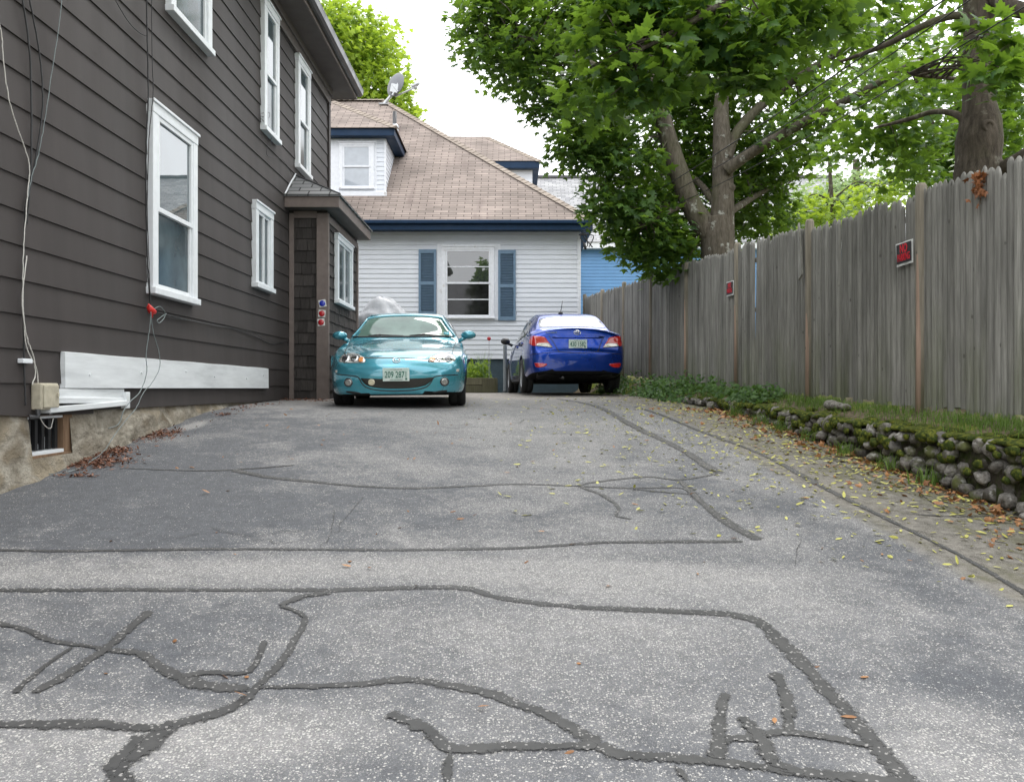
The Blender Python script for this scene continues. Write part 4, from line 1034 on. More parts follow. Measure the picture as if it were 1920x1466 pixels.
# --- teal convertible
yaw = R(3.6)
mz = thing('convertible_car', 'teal two-seat convertible parked nose-out beside the brown porch', 'car', (-1.365+.78*math.sin(yaw), 10.65-.78*math.cos(yaw), -.2415), (math.atan(.0300), R(-.5), yaw))
K = []
def st(y, zb, w, zw_, ws, zs, zt, **k): K.append(dict(y=y, zb=zb, w=w, zw=zw_, ws=ws, zs=zs, zt=zt, **k))
st(0, .172, .34, .34, .32, .42, .485); st(.025, .164, .50, .35, .47, .45, .525); st(.07, .158, .62, .37, .58, .49, .565); st(.14, .153, .70, .39, .655, .535, .602); st(.24, .15, .755, .41, .70, .578, .640); st(.40, .15, .80, .43, .745, .628, .684)
st(.78, .15, .838, .46, .775, .706, .752); st(1.15, .15, .832, .47, .775, .760, .812); st(1.34, .15, .83, .48, .775, .785, .852)
st(1.40, .15, .83, .48, .775, .79, .872, wb=.735, zbelt=.800, wr=.675, zr=.835)
st(1.93, .15, .83, .48, .785, .80, 1.195, wb=.745, zbelt=.825, wr=.545, zr=1.135)
st(2.05, .15, .83, .48, .785, .80, 1.225, wb=.745, zbelt=.83, wr=.545, zr=1.160)
st(2.45, .15, .83, .48, .785, .81, 1.24, wb=.745, zbelt=.84, wr=.55, zr=1.17)
st(2.80, .15, .83, .48, .785, .82, 1.17, wb=.74, zbelt=.85, wr=.53, zr=1.09); st(3.08, .16, .83, .48, .785, .82, .915, wb=.73, zbelt=.85, wr=.60, zr=.88)
st(3.2, .17, .825, .48, .775, .81, .875); st(3.6, .2, .80, .48, .73, .77, .82); st(3.82, .22, .72, .48, .65, .68, .72); st(3.93, .25, .5, .46, .46, .56, .58)
V, Fc, M_ = car_body(K, 3.93, [(.78, .30, .335), (3.045, .30, .335)], .84, capz=(.36, .42), bulge=(.012, .02))
mc = Car(mz, V, Fc, M_, TEAL)
for x, y, sd_, sv in ((-.70, .78, -1, 0), (.70, .78, 1, 0), (-.72, 3.045, -1, 0), (.72, 3.045, 1, 0)): wheel(mz, x, y, .298, .205, sd_, sv)
fz = lambda L: [((x-800)/893, (1173-y)/893+.237) for x, y in L]
hl = fz([(188, 878), (200, 838), (235, 808), (290, 797), (350, 803), (410, 824), (455, 856), (476, 884), (462, 900), (400, 903), (300, 903), (215, 897)])
for sg in (1, -1):
    o = mc.patch('headlight', [(sg*x, z) for x, z in hl], 'front', HLAMP, .005, .012)
    mc.patch('projector', [(sg*x, z) for x, z in circ(-.605, .592, .043)], 'front', CHROME, .016, 0, 3, o); mc.patch('projector', [(sg*x, z) for x, z in circ(-.605, .592, .031)], 'front', LAMPDK, .019, .004, 3, o)
    mc.patch('reflector', [(sg*x, z) for x, z in circ(-.498, .594, .042, .036)], 'front', CHROME, .0165, .002, 3, o)
    mc.patch('turn_signal', [(sg*x, z) for x, z in circ(-.414, .580, .034, .031)], 'front', AMBER, .016, .003, 3, o)
    b = MB(); pts = spline([(*p, 0) for p in hl]+[(*hl[0], 0)], 6); q = []
    for p in pts:
        h, nr, d = mc.hit(sg*p.x, p.y, 'front'); q.append(h+nr*.003)
    b.tube(q, .0045, 5); b.build('rim', BLACKP, o, smooth=True)
    o = mc.patch('fog_lamp', [(sg*x, z) for x, z in circ(-.555, .312, .052)], 'front', LAMPDK, .004, 0, 4)
    mc.patch('lens', [(sg*x, z) for x, z in circ(-.555, .312, .036)], 'front', HLAMP, .008, .012, 4, o)
    mc.patch('side_marker', [(sg*x, z) for x, z in fz([(150, 975), (180, 978), (180, 1005), (150, 1005)])], 'front', CLRL, .004, 0, 3, smooth=False)
    mc.patch('air_slot', [(sg*x, z) for x, z in fz([(278, 1196), (330, 1195), (420, 1210), (425, 1222), (340, 1220), (285, 1212)])], 'front', BLACKP, .004, 0, 3)
mouth = fz([(432, 1062), (520, 1066), (660, 1070), (800, 1071), (940, 1070), (1080, 1066), (1180, 1062), (1140, 1112), (1075, 1148), (960, 1166), (800, 1172), (640, 1166), (530, 1148), (468, 1112)])
go = mc.patch('grille', mouth, 'front', MESHG, .003, -.02, 8)
mc.patch('badge', fz([(512+34*(1+math.cos(a)), 1105+33*math.sin(a)) for a in np.linspace(0, 6.1, 14)]), 'front', mat('cream_lamp', (.55, .50, .36), .15, .3, 30, coat=1), .006, .012, 4)
b = MB()
mc.strip(b, fz([(335, 838), (480, 850), (640, 853), (800, 856), (960, 860), (1140, 864), (1270, 852)]), .011, 'front')
mc.strip(b, fz([(165, 1018), (330, 1035), (400, 1048), (425, 1075), (450, 1120), (500, 1160), (620, 1188), (800, 1196), (980, 1188), (1100, 1160), (1150, 1120), (1175, 1075), (1200, 1052), (1270, 1042), (1435, 1036)]), .012, 'front')
b.build('panel_gap', BLACKP, mz)
for sg in (-1, 1):
    b = MB(); mc.strip(b, [(sg*.645, .40), (sg*.665, .8), (sg*.69, 1.33)], .008, 'top', .003); b.build('panel_gap', BLACKP, mz)
h, nr, d = mc.hit(0, .40, 'front')
T = Matrix.Translation(h-Vector((0, .022, 0))) @ Matrix(((1, 0, 0, 0), (0, 0, -1, 0), (0, 1, 0, 0), (0, 0, 0, 1)))
plate(mz, T, '209 2871')
b = MB(); b.tube(ring_tube(0, .566, .042, .026, mc, 'front', .004), .0055, 6)
def wing(sg): return [mc.hit(sg*x, z, 'front')[0]-Vector((0, .008, 0)) for x, z in ((0, .556), (.018, .566), (.034, .576))]
b.tube(wing(1), .005, 6); b.tube(wing(-1), .005, 6); b.build('emblem', CHROME, mz, smooth=True)
# windscreen, frame, wipers, mirrors
ws_ = [(-.665, .880), (-.60, .965), (-.52, 1.09), (-.475, 1.140), (-.25, 1.168), (0, 1.176), (.25, 1.168), (.475, 1.140), (.52, 1.09), (.60, .965), (.665, .880), (.35, .885), (0, .888), (-.35, .885)]
wo = mc.patch('windscreen', ws_, 'front', WSHLD, .006, .006, 10)
b = MB(); pts = spline([(*p, 0) for p in ws_[:11]], 6); b.tube([mc.hit(p.x*1.02, p.y+.006, 'front')[0]-Vector((0, .008, 0)) for p in pts], .013, 6); b.build('screen_frame', TEAL, mz, smooth=True)
b = MB(); b.tube([mc.hit(x, .877+.004*abs(x), 'front')[0]-Vector((0, .006, 0)) for x in np.linspace(-.66, .66, 30)], .013, 6); b.build('cowl', BLACKP, mz, smooth=True)
for L_ in ([(-.46, .893), (-.3, .905), (0, .890)], [(.08, .893), (.28, .908), (.60, .880)]):
    b = MB(); b.tube([mc.hit(x, z, 'front')[0]-Vector((0, .022, 0)) for x, z in L_], .009, 6); p_ = mc.hit(L_[1][0], L_[1][1], 'front')[0]-Vector((0, .026, 0))
    b.tube([p_, p_+Vector((-.12, .01, -.012))], .014, 6); b.build('wiper', BLACKP, mz, smooth=True)
mc.patch('inspection_sticker', [(.53, .915), (.60, .905), (.60, .935), (.53, .945)], 'front', mat('sticker_teal', (.05, .35, .42), .4, .3, 60), .014, 0, 2, smooth=False)
def mirror(root, sg, x, y, z, pm, gm, sx=.105, sz=.062, back=1):
    b = MB(); vs_ = []
    for p in IV:
        t_ = 1 if p[1]*back < 0 else .35
        vs_.append((x+sg*(.06)+p[0]*sx*(1+.12*p[1]*back), y+p[1]*.085*t_, z+.03+p[2]*sz))
    b.add(vs_, IF); b.tube([(x-sg*.08, y, z-.055), (x-sg*.03, y, z-.03), (x+sg*.02, y, z+.005)], [.03, .026, .035], 10); o = b.build('mirror', pm, root, smooth=True); return o
for sg in (-1, 1): mirror(mz, sg, sg*.80, 1.62, .875, TEAL, None)
# soft top: own colour over the roof
b = MB(); nq = 22; vs_ = []
yy = np.linspace(1.99, 3.06, 26)
for y in yy:
    for x in np.linspace(-.585, .585, nq):
        h, nr, d = mc.hit(x, float(y), 'top'); vs_.append(h+nr*.006)
b.add(vs_, [(j*nq+i, j*nq+i+1, (j+1)*nq+i+1, (j+1)*nq+i) for j in range(25) for i in range(nq-1)])
b.build('soft_top', mat('pale_grey_soft_top', (.30, .30, .33), .7, .1, 20), mz, smooth=True)
for sg, ax in ((-1, 'left'), (1, 'right')):
    mc.patch('side_window', [(1.72, .86), (2.02, 1.10), (2.5, 1.12), (2.72, 1.04), (2.78, .87)], ax, SGLASS, .005, 0, 5)
    b = MB(); mc.strip(b, [(1.42, .74), (1.45, .45), (1.40, .22)], .008, ax); mc.strip(b, [(2.72, .80), (2.74, .5), (2.66, .22)], .008, ax); b.build('panel_gap', BLACKP, mz)
    mc.patch('door_handle', [(2.5, .69), (2.64, .69), (2.64, .72), (2.5, .72)], ax, TEAL, .015, 0, 2)

# --- blue sedan, seen from behind
yaw2 = R(5.2); L = 4.37
ac = thing('sedan_car', 'deep blue four-door sedan parked tail-out beside the fence', 'car', (1.03-3.40*math.sin(yaw2), 15.0+3.40*math.cos(yaw2), -.098), (R(.25), 0, math.pi+yaw2))
K = []
st(0, .25, .42, .45, .40, .60, .66); st(.05, .22, .58, .46, .54, .64, .70); st(.15, .20, .70, .48, .65, .69, .75); st(.35, .19, .79, .50, .73, .76, .83); st(.8, .18, .84, .52, .78, .85, .93); st(1.2, .18, .848, .54, .79, .90, .99)
st(1.28, .18, .85, .55, .79, .905, 1.02, wb=.765, zbelt=.92, wr=.715, zr=.96)
st(2.0, .18, .85, .56, .80, .93, 1.42, wb=.775, zbelt=.955, wr=.575, zr=1.33); st(2.3, .18, .85, .56, .80, .94, 1.455, wb=.775, zbelt=.965, wr=.575, zr=1.375)
st(2.8, .18, .85, .57, .80, .955, 1.45, wb=.775, zbelt=.98, wr=.57, zr=1.375); st(3.20, .19, .85, .58, .80, .97, 1.395, wb=.77, zbelt=.995, wr=.56, zr=1.325)
st(3.80, .23, .845, .60, .785, .985, 1.115, wb=.75, zbelt=1.01, wr=.665, zr=1.055); st(3.88, .24, .843, .60, .78, .985, 1.098)
st(4.08, .27, .825, .61, .765, .985, 1.098); st(4.19, .29, .80, .61, .74, .97, 1.095); st(4.235, .295, .785, .61, .725, .93, 1.075); st(4.265, .30, .77, .61, .71, .86, 1.00); st(4.30, .305, .755, .60, .695, .76, .87); st(4.33, .31, .725, .58, .66, .69, .745); st(4.36, .325, .62, .56, .58, .66, .70); st(L, .34, .52, .55, .48, .645, .68)
V, Fc, M_ = car_body(K, L, [(.83, .305, .345), (3.40, .305, .345)], .85, capz=(.5, .52), bulge=(.02, .012))
cc = Car(ac, V, Fc, M_, BLUEP)
for x, y, sd_ in ((-.75, .83, -1), (.75, .83, 1), (-.755, 3.40, -1), (.755, 3.40, 1)): wheel(ac, x, y, .300, .195, sd_, 0, 9)
rz_ = lambda L_: [(-(x-1137)/729, (1075-y)/729+.118) for x, y in L_]
tl = rz_([(543, 490), (560, 470), (640, 472), (738, 488), (775, 535), (812, 585), (826, 612), (760, 606), (660, 596), (590, 590), (560, 555)])
tlc = rz_([(630, 592), (650, 566), (700, 560), (778, 560), (806, 585), (824, 610), (740, 604)])
for sg in (1, -1):
    o = cc.patch('tail_light', [(sg*x, z) for x, z in tl], 'rear', REDL, .006, .010, 8); cc.patch('reverse_lens', [(sg*x, z) for x, z in tlc], 'rear', CLRL, .017, .004, 5, o)
    cc.patch('reflector', [(sg*x, z) for x, z in rz_([(610, 800), (680, 802), (757, 812), (740, 838), (700, 852), (630, 850)])], 'rear', REDL, .006, .004, 4)
    o = cc.patch('rear_side_window', [(2.62, 1.0), (2.66, 1.31), (3.05, 1.27), (3.35, 1.12), (3.36, 1.03)], 'left' if sg < 0 else 'right', SGLASS, .005, 0, 5)
    o = cc.patch('front_side_window', [(1.62, .97), (1.98, 1.25), (2.2, 1.31), (2.54, 1.32), (2.54, .99)], 'left' if sg < 0 else 'right', SGLASS, .005, 0, 5)
    b = MB(); ax = 'left' if sg < 0 else 'right'
    cc.strip(b, [(1.36, .90), (1.38, .5), (1.42, .22)], .009, ax); cc.strip(b, [(2.58, .98), (2.58, .6), (2.56, .22)], .009, ax); cc.strip(b, [(3.42, .98), (3.40, .82), (3.14, .55), (3.02, .22)], .009, ax); cc.strip(b, [(1.3, .24), (2.2, .24), (3.05, .24)], .05, ax); b.build('panel_gap', BLACKP, ac)
    cc.patch('door_handle', [(2.38, .83), (2.54, .83), (2.54, .86), (2.38, .86)], ax, BLUEP, .018, 0, 2); cc.patch('door_handle', [(3.20, .86), (3.36, .86), (3.36, .89), (3.20, .89)], ax, BLUEP, .018, 0, 2)
    mirror(ac, sg, sg*.90, 1.50, .985, BLACKP, None, .095, .068, -1)
cc.patch('rear_window', [(-.61, 1.125), (-.56, 1.21), (-.50, 1.30), (-.25, 1.345), (0, 1.355), (.25, 1.345), (.50, 1.30), (.56, 1.21), (.61, 1.125), (.3, 1.135), (0, 1.138), (-.3, 1.135)], 'rear', RGLASS, .005, .006, 10)
cc.patch('windscreen', [(-.66, .99), (-.5, 1.28), (0, 1.36), (.5, 1.28), (.66, .99), (0, 1.02)], 'front', SGLASS, .006, .004, 8)
b = MB()
cc.strip(b, rz_([(790, 470), (850, 560), (890, 640), (930, 668), (1137, 676), (1345, 668), (1385, 640), (1420, 560), (1470, 470)]), .012, 'rear')
cc.strip(b, rz_([(560, 700), (640, 690), (840, 672), (930, 668)]), .008, 'rear'); cc.strip(b, rz_([(1714, 700), (1634, 690), (1434, 672), (1345, 668)]), .008, 'rear')
b.build('panel_gap', BLACKP, ac)
DKBLUE = m_paint('blue_recess_paint', (.002, .032, .26), .1, .78, .28, 1.36)
cc.patch('boot_garnish', rz_([(850, 472), (1137, 466), (1420, 472), (1418, 492), (1137, 490), (852, 494)]), 'rear', BLUEP, .026, 0, 5)
cc.patch('bumper_lip', rz_([(640, 925), (860, 950), (1137, 955), (1414, 950), (1640, 925), (1600, 985), (1400, 1010), (1137, 1015), (870, 1010), (680, 985)]), 'rear', BLACKP, .01, .01, 5)
h, nr, d = cc.hit(0, .815, 'rear')
T = Matrix.Translation((0, h.y+.016, .808)) @ Matrix(((-1, 0, 0, 0), (0, 0, 1, 0), (0, 1, 0, 0), (0, 0, 0, 1)))
plate(ac, T, '430 1582')
b = MB(); b.tube(ring_tube(0, 1.000, .058, .034, cc, 'rear', .004), .006, 6)
for seg in ([(-.030, 1.018), (-.018, .985)], [(.030, 1.018), (.014, .984)], [(-.022, .996), (0, 1.004), (.022, 1.006)]): b.tube([cc.hit(x, z, 'rear')[0]+Vector((0, .008, 0)) for x, z in seg], .008, 6)
b.build('emblem', CHROME, ac, smooth=True)
h, nr, d = cc.hit(.43, 1.0, 'rear')
text_mesh('ACCENT', .036, CHROME, Matrix.Translation((.435, h.y+.012, 1.0)) @ Matrix(((-1, 0, 0, 0), (0, 0, 1, 0), (0, 1, 0, 0), (0, 0, 0, 1))), 'lettering', ac, .003, 1.35, .001)
h, nr, d = cc.hit(.09, 3.02, 'top')
b = MB(); b.lathe([(.045, 0), (.04, .02), (.015, .035), (.004, .036)], 14, c=tuple(h)); b.tube([h+Vector((0, 0, .03)), h+Vector((-.02, .10, .22))], [.007, .004], 6); b.build('antenna', BLACKP, ac, smooth=True)
b = MB(); b.tube([(.25, 4.0, .27), (.25, 4.33, .25)], .025, 10); b.build('exhaust_pipe', DKMET, ac, smooth=True)
# ------------------------------------------------------------------ trees
def m_bark(name, c1, c2, lich):
    t = NT(name); v = t.coord((1, 1, .22)); n = t.noise(v, 26, 7, .65, .4)
    c = t.mix(t.rng(n, .3, .7), c1, c2)
    c = t.mix(t.math('MULTIPLY', t.rng(t.noise(t.coord((1, 1, .7)), 7, 6), .60, .66), t.rng(t.noise(t.coord(), 30, 4), .4, .55)), c, lich)
    c = t.mix(t.rng(t.noise(t.coord((1, 1, .5)), 2.2, 5), .52, .68, 0, .5), c, (.085, .09, .045))
    t.set(Base_Color=c, Roughness=.95); t.p.inputs['Specular IOR Level'].default_value = .15; t.bump(n, .9, .02); return t.mat
BARK1 = m_bark('maple_bark', (.055, .046, .036), (.150, .130, .106), (.33, .33, .30))
BARK2 = m_bark('dark_maple_bark', (.040, .033, .026), (.115, .096, .077), (.16, .15, .12))
def leaf_tpl(kind):
    if kind == 'maple':
        half = [(.10, -.03), (.36, -.02), (.27, .13), (.55, .33), (.40, .40), (.47, .56), (.22, .48), (.24, .70), (.13, .68)]
    elif kind == 'small':
        half = [(.34, .0), (.24, .18), (.52, .46), (.20, .50)]
    elif kind == 'oval': half = [(.20, .15), (.30, .42), (.20, .72)]
    elif kind == 'bit': half = [(.14, .2), (.16, .6)]
    out = [(0, 0)]+half+[(0, 1)]+[(-x, y) for x, y in half[::-1]]
    V = [(0, .36, .0)]+[(x, y, -.16*abs(x)*1.4-.10*(y-.36)**2*2) for x, y in out]; n = len(out)
    T3 = [(0, 1+i, 1+(i+1) % n) for i in range(n)]
    return np.array(V, np.float32), np.array(T3, np.int64)
def leaves(name, pos, nrm, dirn, size, kind, material, parent, tone=None):
    V, T3 = leaf_tpl(kind); N = len(pos); k = len(V)
    nrm = nrm/np.linalg.norm(nrm, axis=1, keepdims=True)
    d = dirn-nrm*np.sum(dirn*nrm, axis=1, keepdims=True); d /= np.linalg.norm(d, axis=1, keepdims=True)+1e-9
    s = np.cross(d, nrm); curl = RNG.uniform(.3, 1.8, N)
    out = pos[:, None, :]+size[:, None, None]*(V[None, :, 0:1]*s[:, None, :]+V[None, :, 1:2]*d[:, None, :]+V[None, :, 2:3]*curl[:, None, None]*nrm[:, None, :])
    tris = (T3[None]+(np.arange(N)*k)[:, None, None]).reshape(-1, 3)
    tn = RNG.uniform(0, 1, N) if tone is None else tone
    return np_mesh(name, out.reshape(-1, 3), tris, material, np.repeat(tn, k), parent)
def sprays(blobs, droop=.35, flat=.28):
    """boughs of foliage: every blob is (px, py, distance, rx_px, ry_px, depth m, number of sprays, leaves each, spray radius, leaf size)"""
    Pp, Nn, Dd, Ss, Tt, cent = [], [], [], [], [], []
    for (px, py, D, rx, ry, dp, ns, nl, sr, ls) in blobs:
        c = np.array(P(px, py, D)); rx_, ry_ = rx/F*D, ry/F*D
        for _ in range(ns):
            u = RNG.normal(size=3); u /= np.linalg.norm(u); u *= RNG.uniform(.15, 1)**.5
            p = c+u*np.array([rx_, dp, ry_]); cent.append(p)
            tn = np.array([RNG.normal()*.32, RNG.normal()*.32, 1.0]); tn /= np.linalg.norm(tn)
            out = np.array([u[0], u[1], 0]); out = out/(np.linalg.norm(out)+1e-6)
            a = np.cross(tn, [.3, 1, .1]); a /= np.linalg.norm(a); b_ = np.cross(tn, a)
            r = np.sqrt(RNG.uniform(0, 1, nl))*sr; th = RNG.uniform(0, 2*math.pi, nl)
            q = p+a*(r*np.cos(th))[:, None]+b_*(r*np.sin(th))[:, None]+tn*(RNG.normal(size=nl)*sr*flat)[:, None]
            q[:, 2] -= droop*(r/sr)**2*sr*.6
            nv = tn+RNG.normal(size=(nl, 3))*.42
            dv = (q-p)/sr+out*.5+np.array([0, 0, -.45])+RNG.normal(size=(nl, 3))*.35
            Pp.append(q); Nn.append(nv); Dd.append(dv); Ss.append(ls*RNG.uniform(.62, 1.2, nl)); Tt.append(np.clip(RNG.normal(RNG.uniform(.05, .8), .24, nl), 0, 1))
    return [np.concatenate(x) for x in (Pp, Nn, Dd, Ss, Tt)]+[np.array(cent)]
def twigs(mb, cent, limbs, frac=1.0, r=.012):
    pts = np.array([p for l in limbs for p in l]); use = {}
    for c in cent:
        if random.random() > frac: continue
        d = np.linalg.norm(pts-c, axis=1); near = np.argsort(d)[:9]; i = int(random.choice(list(near))); use[i] = use.get(i, 0)+1
        if d[i] > 1.5 or d[i] < .05 or use[i] > 3: continue
        a = Vector(pts[i]); e = Vector(c); m_ = a.lerp(e, .5)+Vector((random.uniform(-.1, .1), random.uniform(-.1, .1), .10*d[i]))
        mb.tube(spline([a, m_, e], 4), [r*1.3, r*.35], 5)
def limb(mb, pts, r, n=14, wob=.03, k=8):
    s = spline(pts, k); mb.tube(s, r, n, 0, 1, wob); return s

# two-stemmed maple behind the middle of the fence
t1 = thing('maple_tree', 'two-stemmed maple with lichen-spotted bark behind the middle of the fence', 'tree', tuple(P(1345, 600, 13.2)))
b = MB(); D = 13.2; limbs = []
base = P(1347, 470, D)
limb(b, [P(1347, 720, D), P(1347, 560, D), P(1347, 490, D), P(1345, 440, D), P(1342, 408, D)], [.36, .29, .265, .25, .22], 18)
limbs.append(limb(b, [P(1340, 450, D), P(1318, 420, D), P(1292, 375, D), P(1262, 290, D), P(1238, 205, D), P(1222, 130, D+.1), P(1205, 40, D+.2), P(1180, -120, D+.4)], [0.190, 0.175, 0.160, 0.141, 0.129, 0.118, 0.106, 0.076], 16))
limbs.append(limb(b, [P(1352, 450, D), P(1354, 400, D), P(1355, 340, D+.05), P(1354, 270, D+.1), P(1352, 200, D+.2), P(1356, 120, D+.3), P(1340, -40, D+.5)], [0.213, 0.179, 0.163, 0.144, 0.114, 0.091, 0.061], 16))
limbs.append(limb(b, [P(1362, 320, D-.1), P(1395, 295, D-.25), P(1450, 262, D-.5), P(1540, 212, D-1.0), P(1640, 160, D-1.7), P(1760, 90, D-2.6)], [0.099, 0.087, 0.076, 0.065, 0.049, 0.023], 10))
limbs.append(limb(b, [P(1362, 300, D), P(1378, 255, D+.2), P(1420, 205, D+.3), P(1490, 150, D+.2), P(1600, 85, D), P(1730, 30, D-.5)], [0.099, 0.084, 0.072, 0.061, 0.046, 0.023], 10))
limbs.append(limb(b, [P(1245, 230, D), P(1190, 170, D-.3), P(1090, 110, D-.3), P(980, 70, D+.3), P(910, 60, D+.8)], [0.068, 0.053, 0.042, 0.030, 0.015], 8))
limbs.append(limb(b, [P(1340, 380, D+.1), P(1290, 330, D+.8), P(1200, 330, D+1.2), P(1120, 360, D+1.3)], [0.068, 0.046, 0.030, 0.015], 8))
limbs.append(limb(b, [P(1365, 400, D+.1), P(1430, 360, D+1.2), P(1500, 330, D+1.8)], [0.068, 0.046, 0.015], 8))
limbs.append(limb(b, [P(1290, 380, D), P(1230, 410, D-.2), P(1190, 430, D-.2)], [0.046, 0.030, 0.015], 8))
for (px, py) in ((1378, 352), (1368, 395), (1375, 425)): b.lathe([(.08, -.03), (.07, .04), (.04, .08), (.01, .09)], 10, 0, 'X', .8, tuple(P(px-10, py, D-.05)))
blobs = [
 (905, 40, 14.0, 50, 70, .8, 26, 34, .36, .145), (960, 110, 14.0, 75, 60, .8, 28, 34, .36, .145), (980, 20, 14, 90, 50, 1., 30, 34, .38, .145), (1060, 60, 13.6, 90, 80, 1.1, 40, 34, .38, .145), (1050, 160, 13.5, 90, 50, .9, 30, 34, .36, .145),
 (1130, 230, 13.3, 90, 50, 1.0, 34, 34, .36, .145), (1095, 270, 13.2, 50, 30, .7, 12, 30, .32, .145), (1170, 310, 13.4, 75, 55, 1.0, 30, 34, .36, .145), (1165, 385, 13.5, 60, 45, .9, 20, 32, .34, .145), (1215, 420, 13.6, 70, 60, .9, 28, 34, .34, .145), (1255, 470, 13.7, 60, 45, .8, 22, 34, .32, .145),
 (1130, 375, 13.2, 40, 20, .5, 8, 28, .30, .145), (1195, 470, 13.5, 38, 28, .5, 9, 28, .28, .145), (1300, 380, 15.0, 120, 90, 1.2, 46, 36, .42, .15), (1290, 250, 15.0, 120, 90, 1.2, 44, 36, .42, .15), (1240, 130, 14.6, 120, 90, 1.2, 44, 36, .42, .15), (1400, 300, 15.2, 110, 100, 1.3, 40, 36, .42, .15), (1415, 400, 15.0, 70, 55, 1.2, 28, 36, .38, .15),
 (1460, 300, 14.6, 60, 40, 1., 13, 30, .36, .15), (1400, 130, 14.4, 130, 90, 1.3, 40, 34, .42, .15), (1540, 110, 13.6, 120, 80, 1.2, 30, 32, .40, .15), (1600, 190, 12.5, 120, 55, 1.0, 22, 28, .36, .13), (1500, 240, 12.8, 80, 45, .9, 14, 28, .36, .13), (1380, 20, 14, 150, 50, 1.2, 30, 34, .42, .15), (1160, 20, 14, 120, 60, 1.2, 34, 34, .4, .15)]
S = sprays(blobs); twigs(b, S[5], limbs, .45, .011)
b.build('trunk', BARK1, t1, smooth=True); leaves('crown', *S[:4], 'small', LEAF1, t1, S[4]); fix(t1)

# nearer maple at the right with a burl above the fence
t2 = thing('maple_tree', 'nearer straight maple trunk with a burl rising above the fence top at right', 'tree', tuple(P(1836, 760, 7.4)))
b = MB(); D = 7.4; limbs = []
limbs.append(limb(b, [P(1836, 760, D), P(1836, 420, D), P(1835, 330, D), P(1834, 300, D), P(1836, 265, D), P(1838, 228, D), P(1836, 190, D), P(1836, 100, D), P(1835, 0, D), P(1832, -160, D), P(1830, -420, D)],
     [.28, .235, .20, .18, .188, .165, .132, .125, .123, .12, .10], 22, .015))
for i in range(3): pass
kn = P(1833, 248, D); b.lathe([(.06, -.165), (.055, -.18), (.03, -.182), (.02, -.16), (.001, -.15)], 16, 0, 'Y', 1, (kn.x, kn.y, kn.z))
limb(b, [P(1840, 345, D), P(1870, 325, D-.1), P(1915, 296, D-.3), P(1990, 250, D-.5)], [.10, .075, .06, .05], 10)
limbs.append(limb(b, [P(1836, -60, D), P(1862, -10, D-.1), P(1895, 14, D-.25), P(1960, 30, D-.4)], [.09, .075, .07, .06], 10))
limbs.append(limb(b, [P(1836, 60, D), P(1800, 30, D), P(1740, 45, D+.1), P(1660, 85, D+.3), P(1570, 118, D+.6)], [.05, .035, .03, .025, .012], 8))
limbs.append(limb(b, [P(1825, 150, D), P(1790, 148, D-.1), P(1720, 142, D-.2), P(1700, 135, D-.2)], [.02, .016, .012, .006], 6))
limbs.append(limb(b, [P(1810, 228, D), P(1790, 214, D+.1), P(1750, 210, D+.3), P(1700, 225, D+.5), P(1640, 240, D+.8)], [.035, .03, .024, .02, .01], 8))
limbs.append(limb(b, [P(1832, -200, D), P(1650, -160, D-.7), P(1450, -60, D-1.0), P(1300, 40, D-1.1), P(1170, 110, D-1.0)], [.07, .05, .035, .025, .012], 8))
limbs.append(limb(b, [P(1832, -120, D), P(1640, -60, D-.5), P(1500, 30, D-.6), P(1400, 120, D-.6)], [.06, .045, .03, .012], 8))
blobs = [
 (1150, 60, 6.6, 70, 60, .35, 14, 17, .22, 0.129), (1210, 130, 6.4, 80, 55, .35, 14, 16, .22, 0.129), (1110, 150, 6.7, 45, 40, .25, 8, 15, .2, 0.125), (1260, 50, 6.6, 80, 60, .4, 15, 17, .22, 0.129), (1150, 190, 6.5, 35, 20, .2, 4, 13, .18, 0.120), (1230, 10, 6.6, 120, 35, .4, 13, 17, .22, 0.129),
 (1400, 60, 6.5, 90, 70, .5, 19, 17, .22, 0.129), (1480, 20, 6.6, 90, 50, .5, 18, 17, .22, 0.129), (1440, 140, 6.5, 40, 30, .3, 5, 15, .2, 0.125), (1350, 110, 6.6, 60, 40, .4, 10, 16, .2, 0.125), (1570, 20, 7, 80, 40, .5, 15, 17, .24, 0.125),
 (1690, 20, 9.0, 90, 40, .8, 12, 18, .28, .125), (1650, 200, 9.8, 90, 50, .8, 16, 18, .30, .12), (1600, 265, 10.2, 70, 35, .8, 11, 18, .30, .12), (1720, 255, 9.6, 70, 45, .8, 14, 18, .30, .12), (1760, 180, 9.4, 50, 50, .7, 9, 18, .28, .12), (1720, 315, 10, 40, 25, .8, 6, 18, .30, .12), (1750, 80, 9.6, 55, 35, .7, 7, 18, .28, .12),
 (1895, 110, 6.4, 45, 35, .3, 6, 12, .2, .135), (1880, 60, 6.6, 50, 30, .3, 6, 13, .2, .145), (1900, 190, 9.6, 40, 55, .6, 12, 18, .26, .12), (1905, 260, 9.8, 40, 30, .6, 9, 18, .26, .12), (1870, 140, 6.3, 25, 20, .2, 3, 12, .16, .14)]
S = sprays(blobs, .45, .35)
ov = []                                                              # the boughs that arch over the driveway above the picture
for _ in range(75):
    c0 = np.array([RNG.uniform(-.7, 4.2), RNG.uniform(5.0, 10.2), RNG.uniform(5.4, 8.2)]); m_ = 30
    ov.append(c0+RNG.normal(size=(m_, 3))*np.array([.34, .34, .14]))
ov = np.concatenate(ov); m_ = len(ov)
S = [np.concatenate([a_, c_]) for a_, c_ in zip(S[:5], (ov, RNG.normal(size=(m_, 3))*.4+np.array([0, 0, 1]), RNG.normal(size=(m_, 3))+np.array([0, 0, -.4]), RNG.uniform(.10, .17, m_), RNG.uniform(0, 1, m_)))]+[S[5]]
twigs(b, S[5], limbs, .8, .008)
